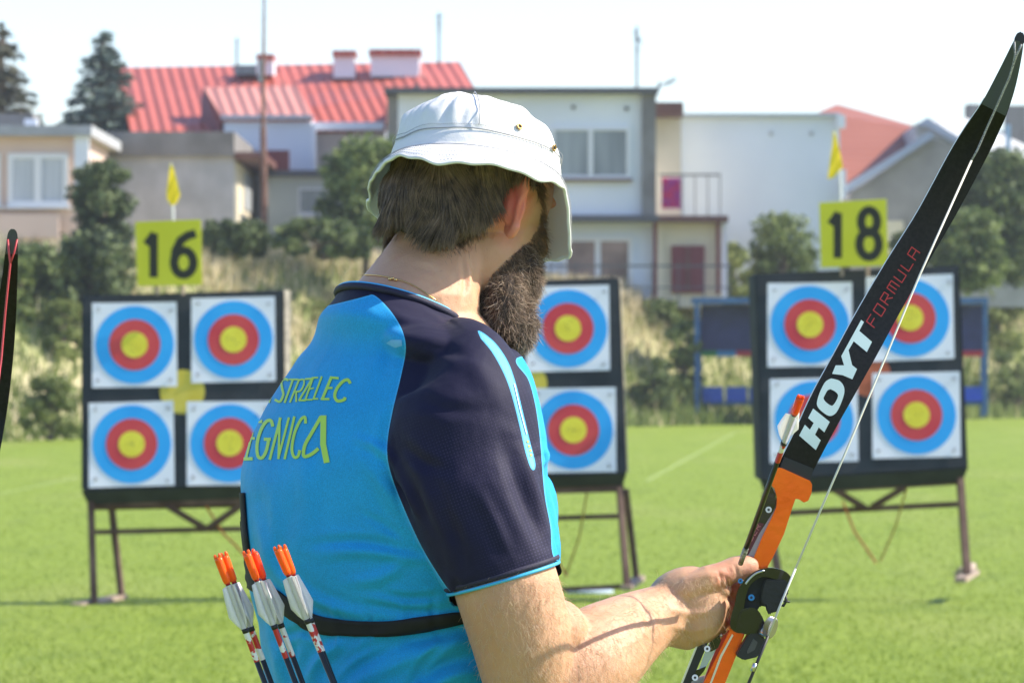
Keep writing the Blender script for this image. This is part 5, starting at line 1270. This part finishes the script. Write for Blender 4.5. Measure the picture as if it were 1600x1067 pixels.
# thin pale lamination along the left edge
e1 = MB()
for i in range(2, NL-14):
    a, c_ = LEc[i], LEc[i+1]; w0 = 1.9*(1-i/NL*.4)
    e1.add([bp_(a[0]-w0, a[1], DPc[i]-.005), bp_(a[0], a[1], DPc[i]-.0056), bp_(c_[0], c_[1], DPc[i+1]-.0056), bp_(c_[0]-w0, c_[1], DPc[i+1]-.005),
            bp_(a[0]-w0, a[1], DPc[i]-.001), bp_(c_[0]-w0, c_[1], DPc[i+1]-.001)], [(0, 1, 2, 3), (0, 3, 5, 4)])
e1.build('edge_lamination', m_edge2, limb)
tp = MB(); tp.prism([bp_(x, y, -.010) for x, y in ((1585, 64), (1587, 56), (1592, 50), (1597, 50), (1601, 55), (1602, 64), (1599, 70))], (0, .007, 0)).build('limb_tip', m_blkm, limb, bevel=.0012)
pk = MB(); pk.prism([bp_(x, y, -.009) for x, y in ((1224, 717), (1225, 713), (1272, 732), (1270, 737), (1266, 752), (1217, 733))], (0, .012, 0)).build('limb_butt', m_blkm, limb, bevel=.0008)
tip_g = MB()     # greyer tip overlay piece with its own edge
V = []; idx = [i for i in range(NL) if LEc[i][1] < 167]
for i in idx:
    a, c_ = LEc[i], REc[i]
    for t in (0.02, .5, .98): V.append(bp_(a[0]*(1-t)+c_[0]*t, a[1]*(1-t)+c_[1]*t, DPc[i]+.010*(t-.5)-.0012))
mesh_obj('tip_overlay', V, [(3*k+j, 3*k+j+1, 3*k+j+4, 3*k+j+3) for k in range(len(idx)-1) for j in (0, 1)], [mat('grey_overlay', (.05, .06, .085), .35)], limb)
def cc(pts, ox=1200, oy=480, s=3.555): return [(ox+x/s, oy+y/s) for x, y in pts]
word = [cc([(172, 712), (204, 652), (292, 738), (265, 792)]), cc([(222, 615), (250, 562), (342, 636), (312, 694)]), cc([(226, 690), (254, 640), (282, 664), (256, 716)]),
        [(1345.3, 499.9), (1349.6, 503.2), (1342.3, 517.0), (1362.2, 534.2), (1354.2, 550.1), (1333.6, 533.2), (1325.6, 547.3), (1331.2, 570.4), (1338.9, 576.5), (1331.6, 592.5), (1316, 586), (1299.9, 584), (1305.5, 570.8), (1318.6, 570.7), (1314.2, 556.4)]]
ow = cr([(350, 395), (395, 408), (420, 440), (422, 480), (402, 540), (375, 588), (340, 603), (298, 578), (272, 545), (276, 505), (296, 452), (320, 412), (350, 395)], 60)
iw = cr([(347, 455), (372, 468), (388, 488), (380, 515), (362, 542), (348, 545), (325, 530), (308, 508), (316, 486), (330, 462), (347, 455)], 60)
for k in range(59): word.append(cc([tuple(ow[k]), tuple(ow[k+1]), tuple(iw[k+1]), tuple(iw[k])]))
decal('limb_lettering', word, lb, m_letter, limb, .0006, 10)
# thin techno lettering running up the limb
def tl(u, v):    # u along the word 0..7, v height 0..1
    ax, ay = 1366, 512; bx, by = 1441, 389; dx, dy = (bx-ax)/7, (by-ay)/7; nx, ny = -13.5, -8
    return (ax+dx*u+nx*v, ay+dy*u+ny*v)
TG = {'F': [[(.0, 0), (.12, 1), (.85, 1)], [(.06, .5), (.7, .5)]], 'O': [[(.0, 0), (.1, 1), (.8, 1), (.72, 0), (0, 0)]], 'R': [[(.0, 0), (.1, 1), (.8, 1), (.78, .5), (.05, .45)], [(.4, .45), (.75, 0)]],
      'M': [[(.0, 0), (.1, 1), (.82, 1), (.75, 0)], [(.44, 1), (.38, .1)]], 'U': [[(.1, 1), (0, 0), (.72, 0), (.8, 1)]], 'L': [[(.1, 1), (0, 0), (.75, 0)]], 'A': [[(0, 0), (.1, 1), (.8, 1), (.72, 0)], [(.05, .45), (.76, .45)]]}
tw = []
for i, ch in enumerate('FORMULA'):
    for st_ in TG[ch]: tw += stroke_polys([tl(i+u*.88, v) for u, v in st_], 1.6)
decal('red_limb_lettering', tw, lb, m_redl, limb, .0006, 6)
# string: lies along the belly of the recurve, then runs free to the nock
sp = [(1596, 70, -.020), (1588, 88, -.014), (1583, 102, -.006), (1577, 122, .000), (1558, 165, .020), (1540, 205, .032), (1527, 235, .036), (1518, 251, .035)]
MB().tube([bp_(*q) for q in sp], .0012, 8).build('serving', m_serve, BOW, True)
MB().tube([bp_(x, y, d) for x, y, d in ((1585, 66, -.016), (1586, 84, -.012), (1583, 102, -.006))], .0011, 8).build('string_loop', m_serve, BOW, True)
MB().tube([bp_(1518, 251, .035), bp_(1437, 430, -.02), bp_(1341, 660, -.075), bp_(1243, 888, -.115)], .0012, 8).build('string', m_string, BOW, True)
MB().tube([bp_(1243, 888, -.115), bp_(1222, 938, -.12), bp_(1200, 993, -.12)], .0013, 8).build('string', mat('clear_serving', (.55, .56, .55), .3), BOW, True)
MB().tube([bp_(1200, 993, -.12), bp_(1180, 1042, -.12), bp_(1140, 1140, -.12), bp_(1060, 1340, -.11)], .0018, 8).build('centre_serving', m_blkm, BOW, True)
MB().tube([bp_(1180, 1036, -.12), bp_(1176, 1048, -.12)], .0026, 8).build('nocking_point', m_silver, BOW, True)
# riser
rs = [(1215, 730), (1222, 731), (1266, 751), (1269, 757), (1268, 770), (1263, 782), (1256, 785), (1249, 780), (1243, 779), (1239, 790), (1232, 812), (1225, 834), (1209, 868), (1200, 884), (1186, 925), (1163, 992), (1133, 1067), (1112, 1120), (1128, 1180), (1090, 1240), (1060, 1330), (1040, 1330), (1064, 1240), (1086, 1180), (1078, 1120),
      (1099, 1067), (1120, 1025), (1140, 985), (1160, 925), (1178, 870), (1192, 836), (1205, 810), (1213, 792), (1214, 776), (1210, 764), (1203, 755), (1207, 742)]
rz = MB(); rz.prism([bp_(x, y, -.012) for x, y in rs], (0, .022, 0)); riser = rz.build('riser', m_orange, BOW, bevel=.0034)
try: riser.data.shade_smooth(); riser.data.set_sharp_from_angle(angle=.5)
except Exception: pass
MB().prism([bp_(x, y, -.002) for x, y in ((1204, 757), (1212, 772), (1213, 790), (1206, 810), (1192, 840), (1181, 866), (1172, 892), (1148, 892), (1160, 862), (1176, 820), (1192, 780))], (0, .018, 0)).build('riser_window', m_blkg, riser, bevel=.0008)
MB().prism([bp_(x, y, -.004) for x, y in ((1208, 800), (1212, 790), (1204, 815), (1190, 845), (1178, 872), (1166, 892), (1158, 892), (1172, 858), (1186, 834))], (0, .004, 0)).build('edge_bevel', mat('violet_grey_metal', (.38, .32, .38), .3, metal=.6), riser)
dl = MB(); dl.prism([bp_(x, y, -.0042) for x, y in ((1160, 862), (1186, 816), (1194, 818), (1170, 866))], (0, .002, 0)); dec = dl.build('name_label', mat('maroon_label', (.14, .02, .03), .4), riser)
def rl2(u, v): ax, ay = 1165, 862; bx, by = 1190, 819; return (ax+(bx-ax)/5*u - 7*v*.86, ay+(by-ay)/5*u - 7*v*.5)
G5 = {'X': [[(0, 0), (.8, 1)], [(.1, 1), (.75, 0)]], 'P': [[(0, 0), (.1, 1), (.8, 1), (.75, .5), (.05, .5)]], 'D': [[(0, 0), (.1, 1), (.7, .9), (.7, .1), (0, 0)]], 'E': [[(.85, 1), (.1, 1), (0, 0), (.75, 0)], [(.05, .5), (.7, .5)]], 'R': TG['R']}
lt = MB(); kk = 0
for i, ch in enumerate('XPDER'):
    for st_ in G5[ch]:
        for pl in stroke_polys([rl2(i+u*.85, v) for u, v in st_], 1.1): kk += 1; lt.prism([bp_(x, y, -.0046-kk*.00002) for x, y in pl], (0, .001, 0))
lt.build('label_lettering', mat('salmon_print', (.62, .20, .20), .5), dec)
def screw(x, y, d, r, parent):
    s_ = MB().tube([bp_(x, y, d), bp_(x, y, d-.003)], r*SB_, 20).build('screw', m_silver, parent, bevel=.0004)
    MB().tube([bp_(x, y, d-.0031), bp_(x, y, d-.0034)], r*SB_*.45, 6).build('socket', m_ink, s_)
screw(1201, 796, -.003, 5, riser)
# lower window side of the riser, red edge and pale chamfer
MB().prism([bp_(x, y, -.006) for x, y in ((1138, 984), (1143, 986), (1126, 1012), (1118, 1040), (1106, 1067), (1096, 1096), (1080, 1096), (1098, 1067), (1112, 1030), (1124, 1002))], (0, .012, 0)).build('side_face', m_redm, riser)
MB().prism([bp_(x, y, -.0145) for x, y in ((1144, 990), (1146, 992), (1128, 1026), (1112, 1067), (1102, 1095), (1100, 1093), (1109, 1067), (1125, 1024))], (0, .003, 0)).build('chamfer', m_silver, riser)
# sight bar beside the riser
sg = MB(); sg.bar(bp_(1100, 1000, -.004), bp_(1068, 1075, -.004), .008, .010); sg.bar(bp_(1068, 1075, -.004), bp_(1050, 1130, -.004), .008, .010)
sgo = sg.build('sight_bar', m_blkm, BOW, bevel=.001)
MB().bar(bp_(1092, 1000, -.010), bp_(1062, 1075, -.010), .002, .002).build('scale_edge', m_silver, sgo)
MB().prism([bp_(x, y, -.002) for x, y in ((1108, 1004), (1124, 993), (1121, 1010), (1104, 1040), (1092, 1046), (1100, 1022))], (0, .003, 0)).build('bracket', mat('pale_blue_metal', (.42, .50, .58), .25, metal=.7), sgo)
MB().prism([bp_(x, y, -.007) for x, y in ((1112, 1000), (1124, 993), (1127, 1000), (1122, 1012), (1110, 1018), (1104, 1012))], (0, .006, 0)).build('clamp', m_blkg, sgo, bevel=.0006)
MB().prism([bp_(x, y, -.007) for x, y in ((1084, 1048), (1104, 1040), (1100, 1048), (1088, 1062), (1078, 1064))], (0, .006, 0)).build('clamp', m_blkg, sgo, bevel=.0006)
screw(1105, 1013, -.010, 5, sgo); screw(1086, 1058, -.010, 5, sgo)
MB().ell(bp_(1127, 992, -.008), ((.0022, 0, 0), (0, .002, 0), (0, 0, .0022)), 10, 8).build('screw', m_silver, sgo, True)
# black block with knurled knob
MB().prism([bp_(x, y, -.045) for x, y in ((1174, 983), (1192, 991), (1196, 1000), (1184, 1026), (1162, 1031), (1150, 1024))], (0, .03, 0)).build('button_block', m_blkm, BOW, bevel=.0012)
bk = bpy.data.objects['button_block']
MB().prism([bp_(x, y, -.0462) for x, y in ((1177, 997), (1184, 1003), (1179, 1015), (1168, 1021), (1167, 1017))], (0, .002, 0)).build('inlay', mat('grey_inlay', (.07, .07, .075), .4), bk, bevel=.0004)
MB().tube([bp_(1190, 985, -.050), bp_(1199, 990, -.052)], .005, 16).build('spindle', m_silver, bk, True)
kn = MB(); A = bp_(1198, 978, -.052); B = bp_(1215, 984, -.058); dk = (B-A).normalized(); uk = Vector((0, 1, 0)).cross(dk).normalized(); wk = dk.cross(uk)
vs = []; fs = []; NK = 64
for j in range(9):
    for i in range(NK):
        a = 2*math.pi*i/NK; rr_ = .0115*(1 - (.10 if j in (0, 8) else 0)) + (.0004 if (i+j) % 2 else -.0004); vs.append(A + dk*(.0085*j/8) + (uk*math.cos(a) + wk*math.sin(a))*rr_)
for j in range(8):
    for i in range(NK): fs.append((j*NK+i, j*NK+(i+1) % NK, (j+1)*NK+(i+1) % NK, (j+1)*NK+i))
fs += [tuple(range(NK)), tuple(8*NK+i for i in range(NK))]
mesh_obj('knurled_knob', vs, fs, [mat('knurled_steel', (.42, .38, .38), .35, metal=1)], bk, False)

# ---- finger tab worn on the hand: curved black plate with shelf, leather and screws
m_leather = mat('black_leather', (.012, .012, .013), .55, bump=.0008, bscale=200)
TAB = empty('finger_tab', bp_(1165, 940, -.03), 'glossy black finger tab with blue screws held against the orange riser', 'finger tab')
def plate(name, pts, d, th, m, par, bev=.001):
    o = MB().prism([bp_(x, y, d) for x, y in pts], (0, th, 0)).build(name, m, par, bevel=bev); return o
pl1 = cr([(1148, 945), (1152, 925), (1160, 910), (1174, 896), (1190, 888), (1210, 887), (1228, 893), (1236, 903), (1230, 914), (1212, 905), (1192, 901), (1178, 908), (1168, 922), (1163, 945), (1160, 970), (1158, 988), (1147, 986), (1141, 978), (1143, 960), (1148, 945)], 60)
plate('rim', [tuple(q) for q in pl1[:-1]], -.040, .012, m_blkg, TAB, .0018)
plate('backing', [(1156, 925), (1170, 905), (1190, 893), (1212, 892), (1232, 902), (1226, 920), (1220, 940), (1214, 948), (1206, 958), (1200, 948), (1188, 946), (1180, 958), (1176, 975), (1168, 990), (1150, 986), (1148, 965)], -.030, .010, m_leather, TAB, .0012)
plate('flap', [(1196, 905), (1228, 905), (1233, 925), (1222, 940), (1212, 958), (1206, 955), (1203, 962), (1198, 955), (1196, 946), (1188, 940), (1190, 920)], -.042, .006, m_leather, TAB, .0015)
plate('lower_plate', [(1182, 950), (1190, 960), (1196, 975), (1190, 990), (1176, 992), (1160, 990), (1150, 985), (1156, 955), (1168, 948)], -.046, .008, m_blkg, TAB, .0018)
MB().tube([bp_(x, y, -.043) for x, y in cr([(1165, 912), (1172, 903), (1182, 895), (1194, 891)], 12)], .0012, 8).build('bright_edge', m_silver, TAB, True)
m_bscrew = mat('blue_anodised', (.05, .22, .38), .3, metal=.8)
for x, y, r in ((1174, 934, 5), (1157, 908, 4)):
    s_ = MB().tube([bp_(x, y, -.040), bp_(x, y-1, -.047)], r*SB_, 16).build('screw', m_bscrew, TAB, bevel=.0004); MB().tube([bp_(x, y-1, -.0472), bp_(x, y-1, -.0476)], r*SB_*.45, 6).build('socket', m_ink, s_)
MB().tube([bp_(x, y, -.044) for x, y in ((1226, 928), (1229, 938), (1224, 946), (1218, 944))], .0016, 8).tube([bp_(1220, 938, -.044), bp_(1234, 940, -.046)], .0011, 6).tube([bp_(1222, 930, -.044), bp_(1229, 926, -.046)], .0012, 6).build('cord', m_leather, TAB, True)

# ---- arrows
m_nock = bpy.data.materials.new('orange_nock'); n, l, p = nodes_of(m_nock); p.inputs['Base Color'].default_value = (1, .13, .015, 1); p.inputs['Roughness'].default_value = .15; p.inputs['Transmission Weight'].default_value = .0; p.inputs['IOR'].default_value = 1.35
p.inputs['Subsurface Weight'].default_value = .4; p.inputs['Subsurface Radius'].default_value = (1, .3, .1); p.inputs['Subsurface Scale'].default_value = .01
m_nockr = m_nock.copy(); m_nockr.name = 'red_nock'; m_nockr.node_tree.nodes['Principled BSDF'].inputs['Base Color'].default_value = (1, .08, .02, 1)
m_pin = mat('red_pin', (.45, .01, .01), .3, metal=.4)
m_vane = mat('white_vane', (.90, .88, .90), .45, trans=.4)
m_shaft = mat('carbon_shaft', (.010, .012, .012), .35, spec=.5)
m_wrap = bpy.data.materials.new('arrow_wrap'); n, l, p = nodes_of(m_wrap); tc = n.new('ShaderNodeTexCoord'); p.inputs['Roughness'].default_value = .35
l.new(mixc(tn(75, 3), (.72, .72, .70, 1), (.50, .02, .02, 1), .48, .51), p.inputs['Base Color'])
m_tape = mat('black_tape', (.01, .01, .01), .5)
def arrow(nock, tail, label, group, r=.0034, length=None, roll=.5, nk=m_nock, s=1.0, vane_h=.0088):
    # nock: world point of the nock end, tail: a world point further down the shaft
    A = Vector(nock); d = (Vector(tail)-A).normalized(); L = length or (Vector(tail)-A).length
    u = d.cross(Vector((0, 1, 0))).normalized(); w = d.cross(u)
    root = empty('arrow', A + d*L, label, 'arrow', group)
    def Q(t, a=0, rr=0): return A + d*t*s + (u*math.cos(a)+w*math.sin(a))*rr
    nm = MB().tube([Q(.005), Q(.008), Q(.030), Q(.034)], [r*1.15, r*1.35, r*1.25, r*1.05], 14)
    for sg_ in (-1, 1):
        o_ = (u if roll < 1 else w)*sg_*r*.72; nm.tube([Q(.010)+o_*.8, Q(.005)+o_*.95, Q(.0025)+o_*1.0, Q(.001)+o_*1.0], [r*.66, r*.62, r*.5, r*.28], 10)
    nm.build('nock', nk, root, True)
    MB().tube([Q(.0335), Q(.036)], r*.8, 12).build('pin', m_pin, root, True)
    MB().tube([Q(.036), Q(L/s)], r*.86, 16).build('shaft', m_shaft, root, True)
    MB().tube([Q(.0365), Q(.088)], r*.90, 16, False).build('white_wrap', m_vane, root, True); MB().tube([Q(.088), Q(.124)], r*.90, 16, False).build('wrap', m_wrap, root, True)
    MB().tube([Q(.086), Q(.091)], r*1.05, 16).build('tape', m_tape, root, True)
    for k_ in range(3):
        a0 = roll + k_*2.094; prof = [(.037, .25), (.038, .60), (.052, .80), (.069, 1.0), (.0705, .98), (.080, .5), (.087, .05)]; vs = []
        for t_, h_ in prof:
            tw_ = a0 + (t_-.037)*6; hh = vane_h*h_
            vs += [Q(t_, tw_, r*.8), Q(t_, tw_+.12, r*.8+hh*.5), Q(t_, tw_+.42*h_, r*.8+hh)]
        fs = [(3*i+j, 3*i+j+1, 3*i+j+4, 3*i+j+3) for i in range(6) for j in (0, 1)]
        v_ = mesh_obj('vane', vs, fs, [m_vane], root); so_ = v_.modifiers.new('s', 'SOLIDIFY'); so_.thickness = .00025
    return root
YQ = 4.82
def qa(x, y, d=0): return at(x, y, YQ+d)
QG = 'arrows in the quiver'
arrow(qa(338, 864), qa(414, 1067, .02), 'leftmost arrow with orange nock and white vanes in the quiver', QG, length=.68, roll=.3)
arrow(qa(348, 861, .012), qa(424, 1067, .03), 'second arrow from the left, touching the leftmost one in the quiver', QG, length=.68, roll=.9)
arrow(qa(383, 858, .004), qa(462, 1067, .02), 'third arrow from the left, left one of the middle pair in the quiver', QG, length=.68, roll=.2)
arrow(qa(394, 856, .014), qa(473, 1067, .03), 'fourth arrow from the left, right one of the middle pair in the quiver', QG, length=.68, roll=1.1, nk=m_nockr)
arrow(qa(431, 851, .0), qa(521, 1067, .02), 'rightmost arrow in front of the blue shirt in the quiver', QG, length=.68, roll=.5)
arrow(qa(440, 850, .013), qa(523, 1067, .04), 'arrow hidden behind the rightmost arrow, only its orange nock showing', QG, length=.66, roll=.9)
# the arrow he holds in his fingers
ha = arrow(at(1252, 617, YB-.30), at(1160, 872, YB-.055), 'dark arrow with pink red nock held upright between thumb and finger', None, length=None, roll=.8, nk=m_nockr, s=.98, vane_h=.0105)
MB().tube([at(1166, 856, YB-.0735), at(1157, 880, YB-.049)], .0030, 14).build('foil_label', mat('grey_foil', (.35, .34, .30), .35, (.10, .10, .08), 300), ha, True)
# quiver hanging on the belt, below the picture
qv = empty('quiver', qa(560, 1330, .05), 'black quiver hanging at his back hip holding the arrows', 'quiver')
MB().loft([(qa(505, 1110, .03), (vx(95, 0)), Vector((0, .035, 0))), (qa(560, 1250, .05), vx(75, 0), Vector((0, .035, 0))), (qa(650, 1560, .08), vx(50, 0), Vector((0, .03, 0)))], 28).build('pocket', m_leather, qv, True)
MB().tube([qa(470, 1110, .07), qa(520, 1090, .22)], .008, 8).build('hanger', m_strap, qv, True)

# ---- second bow at the left edge
YL = 4.6
B2 = empty('recurve_bow', at(-140, 1100, YL), 'black bow limb tip with red string at the left picture edge', 'bow')
def b2(x, y, d=0): return at(x, y, YL+d)
L2 = cr([(17, 358, -.004), (12, 366, -.003), (8, 395, 0), (2, 440, .01), (-12, 520, .03), (-30, 620, .04), (-55, 740, .04), (-110, 1000, .02), (-150, 1200, 0)], 40)
R2 = cr([(22, 358, -.004), (27, 366, -.003), (28, 395, 0), (27, 450, .01), (23, 530, .03), (14, 620, .04), (0, 705, .04), (-50, 980, .02), (-90, 1200, 0)], 40)
V = []; 
for i in range(40):
    for j, (t, bk_) in enumerate(((0, 0), (.5, 0), (1, 0), (1, .005), (.5, .005), (0, .005))):
        q_ = L2[i]*(1-t)+R2[i]*t; V.append(b2(q_[0], q_[1], q_[2]+bk_))
F = [(6*i+j, 6*i+(j+1) % 6, 6*i+6+(j+1) % 6, 6*i+6+j) for i in range(39) for j in range(6)] + [(0, 1, 2, 3, 4, 5), tuple(39*6+j for j in range(6))]
l2 = mesh_obj('limb', V, F, [m_blk], B2, False)
V = []
for i in range(11):
    for t in (0.03, .97): q_ = L2[i]*(1-t)+R2[i]*t; V.append(b2(q_[0], q_[1], q_[2]-.0008))
mesh_obj('tip_overlay', V, [(2*i, 2*i+1, 2*i+3, 2*i+2) for i in range(10)], [mat('dark_grey_overlay', (.05, .055, .07), .4)], l2)
m_rstr = mat('red_string', (.50, .05, .06), .5)
MB().tube([b2(12, 374, -.006), b2(14, 395, -.006), b2(16, 412, -.006), b2(8, 490, 0), b2(2, 560, .004), b2(-3, 600, -.01), b2(-60, 1100, -.10)], .0011, 8).build('string', m_rstr, B2, True)
MB().tube([b2(27, 374, -.006), b2(22, 395, -.006), b2(16, 412, -.006)], .0010, 8).build('string_loop', m_rstr, B2, True)

# ---- thin air added before the far houses, standing in for veiling lens glare
hz = MB(); hz.box((-120, -3, -1), (140, 330, 24))
m_haze = bpy.data.materials.new('glare_haze'); m_haze.use_nodes = True; n = m_haze.node_tree.nodes; l = m_haze.node_tree.links; n.clear()
ov = n.new('ShaderNodeOutputMaterial'); pv = n.new('ShaderNodeVolumePrincipled'); pv.inputs['Density'].default_value = .0004; pv.inputs['Color'].default_value = (.88, .93, 1, 1); pv.inputs['Anisotropy'].default_value = .2
l.new(pv.outputs[0], ov.inputs['Volume'])
tag(hz.build('haze', m_haze), 'thin pale haze added before the houses in place of lens glare', 'haze', kind='stuff')
